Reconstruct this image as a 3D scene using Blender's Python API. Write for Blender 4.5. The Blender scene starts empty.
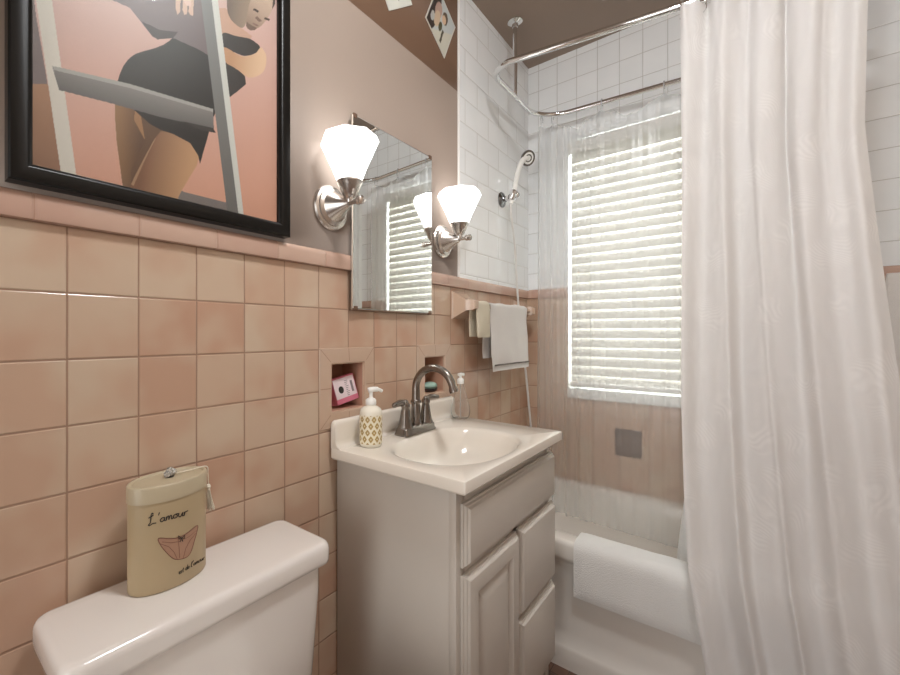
import bpy, bmesh, math, random
import numpy as np
from mathutils import Vector, Matrix, noise
random.seed(7)
PI = math.pi
SC = bpy.context.scene
COL = SC.collection

# ------------------------------------------------------------------ camera numbers (900 x 675)
F_PX, CX, CY, YAW = 426.71, 374.2, 333.56, 0.7173
CAM = Vector((0.8412, 0.0, 1.12))
SN, CS = math.sin(YAW), math.cos(YAW)
def ray(x, y):
    a = (x - CX) / F_PX; b = (CY - y) / F_PX
    return Vector((-SN + a * CS, CS + a * SN, b))
def on_x(x, y, X=0.0):
    r = ray(x, y); t = (X - CAM.x) / r.x
    return CAM + r * t

# ------------------------------------------------------------------ dimensions
YB = 2.144          # back (window) wall
XR = 1.37           # right wall
YF = -1.15          # wall behind the viewer
ZC = 2.462          # ceiling
S = 0.1095          # pink tile module
TILE_Y0, TILE_Z0 = 0.1966, 1.296
CAP_TOP = 1.340
WT_Y = 1.454        # start of the white tiled shower wall

# ------------------------------------------------------------------ materials
def new_mat(name):
    m = bpy.data.materials.new(name); m.use_nodes = True
    return m, m.node_tree.nodes, m.node_tree.links, m.node_tree.nodes['Principled BSDF']
def pm(name, col, rough=0.5, metal=0.0, coat=0.0, spec=None, trans=0.0, ior=None, bump=None, mottle=None, sub=0.0):
    m, n, l, b = new_mat(name)
    b.inputs['Base Color'].default_value = (*col, 1)
    b.inputs['Roughness'].default_value = rough
    b.inputs['Metallic'].default_value = metal
    b.inputs['Coat Weight'].default_value = coat
    b.inputs['Coat Roughness'].default_value = 0.08
    if spec is not None: b.inputs['Specular IOR Level'].default_value = spec
    b.inputs['Transmission Weight'].default_value = trans
    if ior: b.inputs['IOR'].default_value = ior
    tc = n.new('ShaderNodeTexCoord')
    if mottle:
        sc, amt = mottle
        t = n.new('ShaderNodeTexNoise'); t.inputs['Scale'].default_value = sc; t.inputs['Detail'].default_value = 5
        l.new(tc.outputs['Object'], t.inputs['Vector'])
        mx = n.new('ShaderNodeMix'); mx.data_type = 'RGBA'
        mx.inputs[6].default_value = (*[c * (1 - amt) for c in col], 1)
        mx.inputs[7].default_value = (*[min(1, c * (1 + amt)) for c in col], 1)
        l.new(t.outputs['Fac'], mx.inputs[0]); l.new(mx.outputs[2], b.inputs['Base Color'])
    if bump:
        sc, st = bump
        t = n.new('ShaderNodeTexNoise'); t.inputs['Scale'].default_value = sc; t.inputs['Detail'].default_value = 4
        l.new(tc.outputs['Object'], t.inputs['Vector'])
        bp = n.new('ShaderNodeBump'); bp.inputs['Strength'].default_value = st; bp.inputs['Distance'].default_value = 0.004
        l.new(t.outputs['Fac'], bp.inputs['Height']); l.new(bp.outputs['Normal'], b.inputs['Normal'])
    return m
def emis(name, col, strength):
    m = bpy.data.materials.new(name); m.use_nodes = True
    n, l = m.node_tree.nodes, m.node_tree.links
    n.clear(); o = n.new('ShaderNodeOutputMaterial'); e = n.new('ShaderNodeEmission')
    e.inputs[0].default_value = (*col, 1); e.inputs[1].default_value = strength
    l.new(e.outputs[0], o.inputs[0]); return m
def tile_mat(name, axes, size, off, colA, colB, grout, gw=0.0024, rough=0.18, stagger=0.0, mott=(7.0, 0.16), edge=0.0032, hi=None, bumpd=0.0013):
    m, n, l, b = new_mat(name)
    tc = n.new('ShaderNodeTexCoord'); sp = n.new('ShaderNodeSeparateXYZ'); l.new(tc.outputs['Object'], sp.inputs[0])
    def M(op, a, b_=None, c=None):
        k = n.new('ShaderNodeMath'); k.operation = op
        for i, v in enumerate((a, b_, c)):
            if v is None: continue
            if isinstance(v, (int, float)): k.inputs[i].default_value = v
            else: l.new(v, k.inputs[i])
        return k.outputs[0]
    U = sp.outputs[axes[0]]; V = sp.outputs[axes[1]]
    v = M('DIVIDE', M('SUBTRACT', V, off[1]), size[1]); vf = M('FLOOR', v); vr = M('SUBTRACT', v, vf)
    u = M('DIVIDE', M('SUBTRACT', U, off[0]), size[0])
    if stagger:
        u = M('ADD', u, M('MULTIPLY', M('FLOORED_MODULO', vf, 2.0), stagger))
    uf = M('FLOOR', u); ur = M('SUBTRACT', u, uf)
    eu = M('MULTIPLY', M('MINIMUM', ur, M('SUBTRACT', 1.0, ur)), size[0])
    ev = M('MULTIPLY', M('MINIMUM', vr, M('SUBTRACT', 1.0, vr)), size[1])
    e = M('MINIMUM', eu, ev)
    def ss(x, lo, hi_):
        k = n.new('ShaderNodeMapRange'); k.interpolation_type = 'SMOOTHSTEP'
        l.new(x, k.inputs[0]); k.inputs[1].default_value = lo; k.inputs[2].default_value = hi_
        return k.outputs[0]
    mask = ss(e, gw * 0.35, gw * 0.75)
    height = ss(e, gw * 0.3, edge)
    cx = n.new('ShaderNodeCombineXYZ'); l.new(uf, cx.inputs[0]); l.new(vf, cx.inputs[1])
    wn = n.new('ShaderNodeTexWhiteNoise'); wn.noise_dimensions = '3D'; l.new(cx.outputs[0], wn.inputs['Vector'])
    # mottling, different on each tile
    mp = n.new('ShaderNodeVectorMath'); mp.operation = 'MULTIPLY_ADD'
    l.new(wn.outputs['Color'], mp.inputs[0]); mp.inputs[1].default_value = (7, 7, 7); l.new(tc.outputs['Object'], mp.inputs[2])
    nz = n.new('ShaderNodeTexNoise'); nz.inputs['Scale'].default_value = mott[0]; nz.inputs['Detail'].default_value = 2
    l.new(mp.outputs[0], nz.inputs['Vector'])
    fac = M('ADD', M('MULTIPLY', wn.outputs['Value'], 0.45), M('MULTIPLY', ss(nz.outputs['Fac'], 0.36, 0.64), 0.55))
    mx = n.new('ShaderNodeMix'); mx.data_type = 'RGBA'; l.new(fac, mx.inputs[0])
    mx.inputs[6].default_value = (*colA, 1); mx.inputs[7].default_value = (*colB, 1)
    g = n.new('ShaderNodeMix'); g.data_type = 'RGBA'; l.new(mask, g.inputs[0])
    g.inputs[6].default_value = (*grout, 1); l.new(mx.outputs[2], g.inputs[7])
    l.new(g.outputs[2], b.inputs['Base Color'])
    rr = n.new('ShaderNodeMapRange'); l.new(mask, rr.inputs[0]); rr.inputs[3].default_value = 0.8; rr.inputs[4].default_value = rough
    l.new(rr.outputs[0], b.inputs['Roughness'])
    hh = M('ADD', height, M('MULTIPLY', nz.outputs['Fac'], 0.12))
    bp = n.new('ShaderNodeBump'); bp.inputs['Strength'].default_value = 0.7; bp.inputs['Distance'].default_value = bumpd
    l.new(hh, bp.inputs['Height']); l.new(bp.outputs['Normal'], b.inputs['Normal'])
    return m
def attr_mat(name, rough=0.4, coat=0.0, trans=0.0):
    m, n, l, b = new_mat(name)
    a = n.new('ShaderNodeAttribute'); a.attribute_name = 'Col'
    l.new(a.outputs['Color'], b.inputs['Base Color']); b.inputs['Roughness'].default_value = rough
    b.inputs['Coat Weight'].default_value = coat
    return m
def sheet_mat(name, col, transl=0.3, transp=0.0, gloss=0.0, rough=0.6, bump=None, leaf=False):
    m = bpy.data.materials.new(name); m.use_nodes = True
    n, l = m.node_tree.nodes, m.node_tree.links; n.clear()
    o = n.new('ShaderNodeOutputMaterial'); d = n.new('ShaderNodeBsdfDiffuse'); t = n.new('ShaderNodeBsdfTranslucent')
    d.inputs[0].default_value = (*col, 1); t.inputs[0].default_value = (*col, 1)
    a = n.new('ShaderNodeMixShader'); a.inputs[0].default_value = transl
    l.new(d.outputs[0], a.inputs[1]); l.new(t.outputs[0], a.inputs[2]); cur = a.outputs[0]
    tc = n.new('ShaderNodeTexCoord')
    nrm = None
    if leaf:
        # tone-on-tone woven feather leaf pattern: distorted wave bands inside voronoi cells
        vo = n.new('ShaderNodeTexVoronoi'); vo.inputs['Scale'].default_value = 15.0
        mpn = n.new('ShaderNodeMapping'); mpn.inputs['Scale'].default_value = (1.0, 0.3, 0.62); mpn.inputs['Rotation'].default_value = (0, 0.35, 0)
        l.new(tc.outputs['Object'], mpn.inputs[0]); l.new(mpn.outputs[0], vo.inputs['Vector'])
        wv = n.new('ShaderNodeTexWave'); wv.inputs['Scale'].default_value = 42.0; wv.inputs['Distortion'].default_value = 0.0
        ad = n.new('ShaderNodeVectorMath'); ad.operation = 'MULTIPLY_ADD'
        l.new(vo.outputs['Color'], ad.inputs[0]); ad.inputs[1].default_value = (2.0, 0.0, 1.0)
        nz2 = n.new('ShaderNodeTexNoise'); nz2.inputs['Scale'].default_value = 6.0
        l.new(tc.outputs['Object'], nz2.inputs['Vector'])
        ad2 = n.new('ShaderNodeVectorMath'); ad2.operation = 'MULTIPLY_ADD'
        l.new(nz2.outputs['Color'], ad2.inputs[0]); ad2.inputs[1].default_value = (.25, 0, .25); l.new(tc.outputs['Object'], ad2.inputs[2])
        l.new(ad2.outputs[0], ad.inputs[2]); 
        wv.bands_direction = 'DIAGONAL'
        l.new(ad.outputs[0], wv.inputs['Vector'])
        mr = n.new('ShaderNodeMapRange'); mr.interpolation_type = 'SMOOTHSTEP'
        l.new(vo.outputs['Distance'], mr.inputs[0]); mr.inputs[1].default_value = 0.25; mr.inputs[2].default_value = 0.5; mr.inputs[3].default_value = 1; mr.inputs[4].default_value = 0
        mm = n.new('ShaderNodeMath'); mm.operation = 'MULTIPLY'; l.new(wv.outputs['Fac'], mm.inputs[0]); l.new(mr.outputs[0], mm.inputs[1])
        cm = n.new('ShaderNodeMix'); cm.data_type = 'RGBA'; l.new(mm.outputs[0], cm.inputs[0])
        cm.inputs[6].default_value = (*[c * 0.95 for c in col], 1); cm.inputs[7].default_value = (*[min(1, c * 1.035) for c in col], 1)
        l.new(cm.outputs[2], d.inputs[0])
    if bump:
        nz = n.new('ShaderNodeTexNoise'); nz.inputs['Scale'].default_value = bump[0]; nz.inputs['Detail'].default_value = 4
        l.new(tc.outputs['Object'], nz.inputs['Vector'])
        bp = n.new('ShaderNodeBump'); bp.inputs['Strength'].default_value = bump[1]; bp.inputs['Distance'].default_value = 0.004
        l.new(nz.outputs['Fac'], bp.inputs['Height'])
        for s_ in (d, t): l.new(bp.outputs['Normal'], s_.inputs['Normal'])
        nrm = bp.outputs['Normal']
    if gloss:
        g = n.new('ShaderNodeBsdfGlossy'); g.inputs['Roughness'].default_value = rough
        if nrm: l.new(nrm, g.inputs['Normal'])
        x = n.new('ShaderNodeMixShader'); x.inputs[0].default_value = gloss
        l.new(cur, x.inputs[1]); l.new(g.outputs[0], x.inputs[2]); cur = x.outputs[0]
    if transp:
        p = n.new('ShaderNodeBsdfTransparent'); p.inputs[0].default_value = (0.985, 0.988, 0.985, 1)
        x = n.new('ShaderNodeMixShader'); x.inputs[0].default_value = transp
        l.new(cur, x.inputs[1]); l.new(p.outputs[0], x.inputs[2]); cur = x.outputs[0]
    l.new(cur, o.inputs[0]); return m
def pane_mat(name, refl=0.06, tint=(0.97, 0.98, 0.97), rough=0.02):
    m = bpy.data.materials.new(name); m.use_nodes = True
    n, l = m.node_tree.nodes, m.node_tree.links; n.clear()
    o = n.new('ShaderNodeOutputMaterial'); p = n.new('ShaderNodeBsdfTransparent'); g = n.new('ShaderNodeBsdfGlossy')
    p.inputs[0].default_value = (*tint, 1); g.inputs['Roughness'].default_value = rough
    fr = n.new('ShaderNodeLayerWeight'); fr.inputs[0].default_value = 0.25
    mr = n.new('ShaderNodeMapRange'); l.new(fr.outputs['Fresnel'], mr.inputs[0]); mr.inputs[3].default_value = refl; mr.inputs[4].default_value = 0.12
    x = n.new('ShaderNodeMixShader'); l.new(mr.outputs[0], x.inputs[0]); l.new(p.outputs[0], x.inputs[1]); l.new(g.outputs[0], x.inputs[2])
    l.new(x.outputs[0], o.inputs[0]); return m

def srgb(r, g, b):
    f = lambda c: (c / 255 / 12.92) if c / 255 <= 0.04045 else ((c / 255 + 0.055) / 1.055) ** 2.4
    return (f(r), f(g), f(b))

PINK_A, PINK_B = srgb(208, 186, 163), srgb(195, 156, 132)
GROUT = srgb(158, 126, 104)
MAT = {}
MAT['pink_side'] = tile_mat('pink_tile_left', (1, 2), (S, S), (TILE_Y0, TILE_Z0), PINK_A, PINK_B, GROUT)
MAT['pink_back'] = tile_mat('pink_tile_back', (0, 2), (S, S), (0.09, TILE_Z0), PINK_A, PINK_B, GROUT)
MAT['cap_side'] = tile_mat('pink_cap_left', (1, 2), (0.1517, 0.5), (0.0, 1.1), srgb(208, 178, 160), srgb(199, 163, 146), srgb(186, 148, 128), gw=0.0018, edge=0.004)
MAT['cap_back'] = tile_mat('pink_cap_back', (0, 2), (0.1517, 0.5), (0.03, 1.1), srgb(208, 178, 160), srgb(199, 163, 146), srgb(186, 148, 128), gw=0.0018, edge=0.004)
MAT['grout'] = pm('grout', GROUT, 0.8)
MAT['pink'] = pm('pink_ceramic', srgb(202, 174, 152), 0.18, coat=0.2, mottle=(9, 0.06))
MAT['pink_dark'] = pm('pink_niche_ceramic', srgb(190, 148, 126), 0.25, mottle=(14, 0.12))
WA, WB = srgb(244, 245, 245), srgb(238, 240, 240)
MAT['white_side'] = tile_mat('white_tile_left', (1, 2), (0.20, 0.0985), (1.50, 1.352), WA, WB, srgb(206, 204, 199), gw=0.0024, rough=0.12, stagger=0.5, edge=0.005)
MAT['white_back'] = tile_mat('white_tile_back', (0, 2), (0.089, 0.101), (0.060, 1.319), WA, WB, srgb(196, 194, 189), gw=0.0022, rough=0.12, edge=0.005)
MAT['white_edge'] = pm('white_bullnose', srgb(238, 236, 232), 0.15)
MAT['taupe'] = pm('taupe_wall_paint', srgb(167, 151, 139), 0.42, bump=(90, 0.05), mottle=(3, 0.03))
MAT['brown'] = pm('brown_paint', srgb(148, 129, 114), 0.38, bump=(60, 0.05), mottle=(3, 0.04))
MAT['brown_band'] = pm('brown_paint_dimmed', srgb(114, 88, 70), 0.4, bump=(60, 0.05), mottle=(3, 0.04))  # ceiling brown darkened; the band's dimmer light is put into its colour
MAT['wall_plain'] = pm('plain_wall_paint', srgb(196, 178, 162), 0.6, bump=(70, 0.05))
MAT['floor'] = tile_mat('floor_tile', (0, 1), (0.05, 0.05), (0, 0), srgb(120, 90, 74), srgb(100, 74, 62), srgb(90, 76, 66), rough=0.3)
MAT['white_wood'] = pm('white_trim_paint', srgb(238, 238, 234), 0.35, bump=(60, 0.03))
MAT['cabinet'] = pm('greige_cabinet_paint', srgb(206, 198, 188), 0.42, bump=(120, 0.04))
MAT['marble'] = pm('cultured_marble', srgb(238, 230, 218), 0.14, coat=0.5, mottle=(6, 0.03))
MAT['porcelain'] = pm('white_porcelain', srgb(238, 232, 226), 0.12, coat=0.5)
MAT['tub'] = pm('tub_enamel', srgb(236, 230, 222), 0.2, coat=0.3)
MAT['nickel'] = pm('brushed_nickel', (0.66, 0.62, 0.58), 0.27, metal=1.0)
MAT['pewter'] = pm('dark_brushed_nickel', (0.25, 0.22, 0.195), 0.26, metal=1.0)
MAT['chrome'] = pm('chrome', (0.78, 0.78, 0.78), 0.07, metal=1.0)
MAT['dark_chrome'] = pm('dark_chrome', (0.30, 0.31, 0.32), 0.15, metal=1.0)
MAT['mirror'] = pm('mirror_silver', (0.90, 0.92, 0.91), 0.012, metal=1.0)
MAT['mirror_edge'] = pm('mirror_edge', (0.16, 0.17, 0.16), 0.2)
MAT['rust'] = pm('rusty_clip', (0.20, 0.12, 0.08), 0.6, metal=0.5)
MAT['shade'] = emis('lit_frosted_glass', (1.0, 0.97, 0.94), 2.0)
MAT['lamp'] = emis('added_dome_glow', (0.965, 0.985, 1.0), 40.0)  # glow of the added dome on the ceiling
MAT['black'] = pm('black_lacquer', (0.008, 0.007, 0.006), 0.30, spec=0.22)
MAT['pane'] = pane_mat('picture_glass', 0.0)
MAT['window_glass'] = pane_mat('window_glass', 0.04)
MAT['print'] = attr_mat('printed_picture', 0.45)
MAT['backing'] = pm('paper_back', (0.7, 0.68, 0.63), 0.8)
MAT['slat'] = sheet_mat('blind_slat', srgb(240, 238, 231), transl=0.11, gloss=0.05, rough=0.3)
MAT['rail'] = pm('blind_rail', srgb(244, 243, 238), 0.35)
MAT['cord'] = pm('blind_cord', srgb(240, 240, 236), 0.7)
MAT['curtain'] = sheet_mat('curtain_cloth', srgb(244, 241, 239), transl=0.32, bump=(35, 0.10), leaf=True)
MAT['clear_vinyl'] = sheet_mat('clear_vinyl', srgb(245, 247, 247), transl=0.5, transp=0.71, gloss=0.10, rough=0.25)
MAT['white_vinyl'] = sheet_mat('white_vinyl', srgb(240, 241, 240), transl=0.45, gloss=0.06, rough=0.3)
MAT['clear_plastic'] = pm('clear_plastic', (0.88, 0.89, 0.89), 0.1, trans=0.6, ior=1.3)
MAT['terry'] = pm('white_terry', srgb(232, 227, 222), 0.95, bump=(420, 0.8))
MAT['terry_white'] = pm('bleached_terry', srgb(240, 238, 234), 0.95, bump=(420, 0.8))
MAT['cream_cloth'] = pm('cream_terry', srgb(222, 212, 190), 0.95, bump=(420, 0.8))
MAT['tin'] = pm('cream_tin', srgb(188, 168, 134), 0.42, mottle=(7, 0.04))
MAT['tin_lid'] = pm('cream_tin_lid', srgb(192, 178, 150), 0.4, mottle=(7, 0.03))
MAT['ink'] = pm('black_ink', (0.03, 0.025, 0.02), 0.6)
MAT['rose_ink'] = pm('rose_print', srgb(176, 138, 114), 0.5, mottle=(60, 0.10))
MAT['rose_line'] = pm('rose_line', srgb(132, 90, 74), 0.5)
MAT['crystal'] = pm('crystal', (0.9, 0.9, 0.88), 0.03, trans=0.8, ior=1.5)
MAT['tassel'] = pm('ivory_thread', srgb(236, 228, 210), 0.7, bump=(300, 0.6))
MAT['soap_body'] = pm('milky_plastic', srgb(240, 234, 218), 0.25)
MAT['soap_print'] = attr_mat('gold_ogee_print', 0.35)
MAT['white_plastic'] = pm('white_plastic', srgb(244, 243, 238), 0.28)
MAT['bottle'] = pm('clear_bottle', (0.97, 0.95, 0.93), 0.03, trans=0.95, ior=1.18)
MAT['soap_pink'] = pm('pink_carton', srgb(222, 124, 148), 0.45)
MAT['paper'] = pm('white_label', srgb(238, 222, 226), 0.5)
MAT['grey_ink'] = pm('grey_ink', srgb(140, 128, 132), 0.6)
MAT['mint'] = pm('mint_soap', srgb(168, 204, 190), 0.4)
MAT['dark_dish'] = pm('dark_dish', srgb(60, 52, 48), 0.4)
MAT['niche_dark'] = pm('dark_soap_dish_ceramic', srgb(116, 92, 78), 0.35, mottle=(25, 0.15))
MAT['hose'] = pm('white_hose', srgb(232, 230, 226), 0.35)
MAT['grey_stripe'] = pm('grey_border', srgb(120, 112, 106), 0.9)
MAT['door'] = pm('door_paint', srgb(236, 232, 226), 0.4)

# ------------------------------------------------------------------ builders
class MB:
    def __init__(s): s.bm = bmesh.new(); s.mi = 0
    def _tag(s, faces, smooth=True):
        for f in faces: f.material_index = s.mi; f.smooth = smooth
    def box(s, lo, hi, bev=0.0, seg=2):
        b = bmesh.new(); bmesh.ops.create_cube(b, size=1)
        lo, hi = Vector(lo), Vector(hi)
        for v in b.verts: v.co = Vector([(lo[i] + hi[i]) / 2 + v.co[i] * (hi[i] - lo[i]) for i in range(3)])
        if bev: bmesh.ops.bevel(b, geom=list(b.edges), offset=bev, segments=seg, profile=0.5, affect='EDGES')
        s.merge(b); return s
    def merge(s, b, M=None):
        if M is not None: b.transform(M)
        mp = {v: s.bm.verts.new(v.co) for v in b.verts}
        for f in b.faces:
            try: nf = s.bm.faces.new([mp[v] for v in f.verts]); nf.material_index = s.mi; nf.smooth = True
            except ValueError: pass
        b.free()
    def face(s, pts):
        f = s.bm.faces.new([s.bm.verts.new(p) for p in pts]); f.material_index = s.mi; f.smooth = True; return s
    def loops(s, loops, close=True, cap0=False, cap1=False):
        L = [[s.bm.verts.new(p) for p in lp] for lp in loops]; fs = []
        n = len(L[0])
        for a, b in zip(L, L[1:]):
            for i in range(n if close else n - 1):
                j = (i + 1) % n
                try: fs.append(s.bm.faces.new((a[i], a[j], b[j], b[i])))
                except ValueError: pass
        if cap0: fs.append(s.bm.faces.new(L[0][::-1]))
        if cap1: fs.append(s.bm.faces.new(L[-1]))
        s._tag(fs); return s
    def lathe(s, prof, M=None, n=32, cap=True, sx=1.0, sy=1.0, flat=False):
        M = M or Matrix.Identity(4)
        lp = []
        for r, z in prof:
            lp.append([M @ Vector((r * sx * math.cos(2 * PI * i / n), r * sy * math.sin(2 * PI * i / n), z)) for i in range(n)])
        s.loops(lp, True, cap, cap); return s
    def tube(s, pts, r, n=12, closed=False, cap=True):
        P = [Vector(p) for p in pts]; R = r if isinstance(r, (list, tuple)) else [r] * len(P)
        up = Vector((0, 0, 1)); lp = []; prev = None
        for i, p in enumerate(P):
            a = P[i - 1] if (i or closed) else P[i]; b = P[(i + 1) % len(P)] if (i < len(P) - 1 or closed) else P[i]
            t = (b - a).normalized()
            if prev is None:
                x = t.cross(up)
                if x.length < 1e-3: x = t.cross(Vector((1, 0, 0)))
            else:
                x = prev - t * prev.dot(t)
            x.normalize(); prev = x; y = t.cross(x)
            lp.append([p + (x * math.cos(2 * PI * k / n) + y * math.sin(2 * PI * k / n)) * R[i] for k in range(n)])
        if closed: lp.append(lp[0])
        s.loops(lp, True, cap and not closed, cap and not closed); return s
    def grid(s, fn, nu, nv):
        s.loops([[fn(i / nu, j / nv) for i in range(nu + 1)] for j in range(nv + 1)], close=False); return s
    def ball(s, c, r, n=16, sc=(1, 1, 1)):
        b = bmesh.new(); bmesh.ops.create_uvsphere(b, u_segments=n, v_segments=max(6, n // 2), radius=r)
        s.merge(b, Matrix.Translation(c) @ Matrix.Diagonal((*sc, 1))); return s
    def prism(s, poly, fn0, fn1):
        s.loops([[fn0(p) for p in poly], [fn1(p) for p in poly]], True, True, True); return s
    def build(s, name, mats, parent=None, loc=None, sharp=32, inward=None):
        bm = s.bm
        bmesh.ops.remove_doubles(bm, verts=bm.verts, dist=1e-6)
        if inward is None: bmesh.ops.recalc_face_normals(bm, faces=bm.faces)
        else:
            bm.normal_update()
            for f_ in bm.faces:
                if f_.normal.dot(Vector(inward) - f_.calc_center_median()) < 0: f_.normal_flip()
        base = Vector(loc) if loc is not None else (root_loc(parent) if parent else Vector((0, 0, 0)))
        bmesh.ops.translate(bm, verts=bm.verts, vec=-base)
        me = bpy.data.meshes.new(name); bm.to_mesh(me); bm.free()
        for m in (mats if isinstance(mats, (list, tuple)) else [mats]): me.materials.append(m)
        me.set_sharp_from_angle(angle=math.radians(sharp))
        o = bpy.data.objects.new(name, me); COL.objects.link(o)
        if parent: o.parent = parent
        else: o.location = base
        return o
def root_loc(o):
    while o.parent: o = o.parent
    return o.location.copy()
def empty(name, loc, label, cat, group=None):
    o = bpy.data.objects.new(name, None); COL.objects.link(o); o.location = loc; o.empty_display_size = 0.05
    return tag(o, label, cat, group)
def tag(o, label=None, cat=None, group=None, kind=None):
    if label: o['label'] = label
    if cat: o['category'] = cat
    if group: o['group'] = group
    if kind: o['kind'] = kind
    return o
def struct(o, label=None):
    o['kind'] = 'structure'
    if label: o['label'] = label
    return o
def copy_tree(o, parent=None):
    c = o.copy(); COL.objects.link(c)
    if parent: c.parent = parent
    for ch in [k for k in o.children]: copy_tree(ch, c)
    return c
def painted(name, P, nu, nv, cols, mat, parent=None, loc=None):
    """grid of (nv+1)x(nu+1) points with one colour per point (a printed surface)"""
    base = Vector(loc) if loc is not None else (root_loc(parent) if parent else Vector((0, 0, 0)))
    V = P.reshape(-1, 3) - np.array(base)
    idx = np.arange((nu + 1) * (nv + 1)).reshape(nv + 1, nu + 1)
    q = np.stack([idx[:-1, :-1], idx[:-1, 1:], idx[1:, 1:], idx[1:, :-1]], -1).reshape(-1, 4)
    me = bpy.data.meshes.new(name); me.from_pydata(V.tolist(), [], q.tolist())
    at = me.color_attributes.new('Col', 'FLOAT_COLOR', 'POINT')
    C4 = np.concatenate([cols.reshape(-1, 3), np.ones((cols.size // 3, 1))], 1).astype(np.float32)
    at.data.foreach_set('color', C4.ravel())
    me.polygons.foreach_set('use_smooth', [True] * len(me.polygons))
    me.materials.append(mat); me.update()
    o = bpy.data.objects.new(name, me); COL.objects.link(o)
    if parent: o.parent = parent
    else: o.location = base
    return o
def lin(c):
    c = np.asarray(c, float) / 255
    return np.where(c <= 0.04045, c / 12.92, ((c + 0.055) / 1.055) ** 2.4)
def inside(px, py, poly):
    r = np.zeros(px.shape, bool); n = len(poly)
    for i in range(n):
        x1, y1 = poly[i]; x2, y2 = poly[(i + 1) % n]
        if y1 == y2: continue
        c = ((y1 > py) != (y2 > py)) & (px < (x2 - x1) * (py - y1) / (y2 - y1) + x1)
        r ^= c
    return r
def smooth_poly(pts, k=6):
    """closed Catmull-Rom through pts"""
    out = []; n = len(pts)
    for i in range(n):
        p0, p1, p2, p3 = [np.array(pts[(i + d) % n], float) for d in (-1, 0, 1, 2)]
        for j in range(k):
            t = j / k
            out.append(tuple(0.5 * ((2 * p1) + (-p0 + p2) * t + (2 * p0 - 5 * p1 + 4 * p2 - p3) * t * t + (-p0 + 3 * p1 - 3 * p2 + p3) * t ** 3)))
    return out
def spline(pts, k=8):
    out = []; n = len(pts)
    for i in range(n - 1):
        p0 = Vector(pts[max(0, i - 1)]); p1 = Vector(pts[i]); p2 = Vector(pts[i + 1]); p3 = Vector(pts[min(n - 1, i + 2)])
        for j in range(k):
            t = j / k
            out.append(0.5 * ((2 * p1) + (-p0 + p2) * t + (2 * p0 - 5 * p1 + 4 * p2 - p3) * t * t + (-p0 + 3 * p1 - 3 * p2 + p3) * t ** 3))
    out.append(Vector(pts[-1])); return out
def rrect(x0, x1, y0, y1, r, n=6):
    """rounded rectangle, counter clockwise list of (x, y)"""
    out = []
    for cx, cy, a0 in ((x1 - r, y1 - r, 0), (x0 + r, y1 - r, 90), (x0 + r, y0 + r, 180), (x1 - r, y0 + r, 270)):
        for i in range(n + 1):
            a = math.radians(a0 + 90 * i / n); out.append((cx + r * math.cos(a), cy + r * math.sin(a)))
    return out
def interp(tab, x):
    xs = [t[0] for t in tab]; ys = [t[1] for t in tab]
    return float(np.interp(x, xs, ys))
def RotTo(v):
    return Vector((0, 0, 1)).rotation_difference(Vector(v).normalized()).to_matrix().to_4x4()

# ================================================================== THE ROOM
N1 = (0.790, 0.915); N2 = (1.228, 1.356); NZ = (0.910, 1.036); ND = -0.085
def wall_left():
    b = MB(); ys = [YF, N1[0], N1[1], N2[0], N2[1], YB]; zs = [0, NZ[0], NZ[1], 1.31]
    b.mi = 0
    for i in range(5):
        for j in range(3):
            if j == 1 and i in (1, 3): continue
            b.face([(0, ys[i], zs[j]), (0, ys[i + 1], zs[j]), (0, ys[i + 1], zs[j + 1]), (0, ys[i], zs[j + 1])])
    b.mi = 1                                                     # painted plaster above the wainscot
    b.face([(0, YF, 1.31), (0, WT_Y, 1.31), (0, WT_Y, 2.055), (0, YF, 2.055)])
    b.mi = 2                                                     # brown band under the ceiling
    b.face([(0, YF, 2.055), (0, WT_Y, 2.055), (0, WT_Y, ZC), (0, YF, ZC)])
    b.mi = 3                                                     # white tile, a little proud of the plaster
    b.face([(0.008, WT_Y + 0.006, 1.31), (0.008, YB, 1.31), (0.008, YB, ZC), (0.008, WT_Y + 0.006, ZC)])
    b.mi = 4
    b.loops([[(0, WT_Y, z), (0.005, WT_Y + 0.0005, z), (0.0075, WT_Y + 0.003, z), (0.008, WT_Y + 0.006, z)] for z in (1.31, ZC)], close=False)
    b.mi = 5                                                     # two recessed soap niches with mitred ceramic surrounds
    for (a, c) in (N1, N2):
        m = (a + c) / 2; zm = (NZ[0] + NZ[1]) / 2
        rings = []
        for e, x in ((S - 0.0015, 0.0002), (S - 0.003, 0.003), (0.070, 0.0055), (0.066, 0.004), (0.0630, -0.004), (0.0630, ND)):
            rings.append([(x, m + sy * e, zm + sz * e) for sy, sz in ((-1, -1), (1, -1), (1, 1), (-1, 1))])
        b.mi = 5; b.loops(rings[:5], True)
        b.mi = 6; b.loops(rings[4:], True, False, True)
        b.mi = 7; eo, ei, gg = S - 0.004, 0.0705, 0.0009
        for q in range(4):
            ca, sa = round(math.cos(q * PI / 2)), round(math.sin(q * PI / 2))
            rot = lambda y, z: (m + y * ca - z * sa, zm + y * sa + z * ca)
            for y0, y1 in ((0, 0), (1, 1)):
                A_ = [(y0 * eo - gg, eo, 0.0034), (y0 * eo + gg, eo, 0.0034), (y1 * ei + gg, ei, 0.0059), (y1 * ei - gg, ei, 0.0059)]
                b.face([(x_, *rot(y_, z_)) for y_, z_, x_ in A_])
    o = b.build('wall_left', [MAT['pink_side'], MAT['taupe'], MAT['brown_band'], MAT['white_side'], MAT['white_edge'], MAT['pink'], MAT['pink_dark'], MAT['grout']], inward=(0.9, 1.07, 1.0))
    return struct(o)
wall_left()

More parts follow.
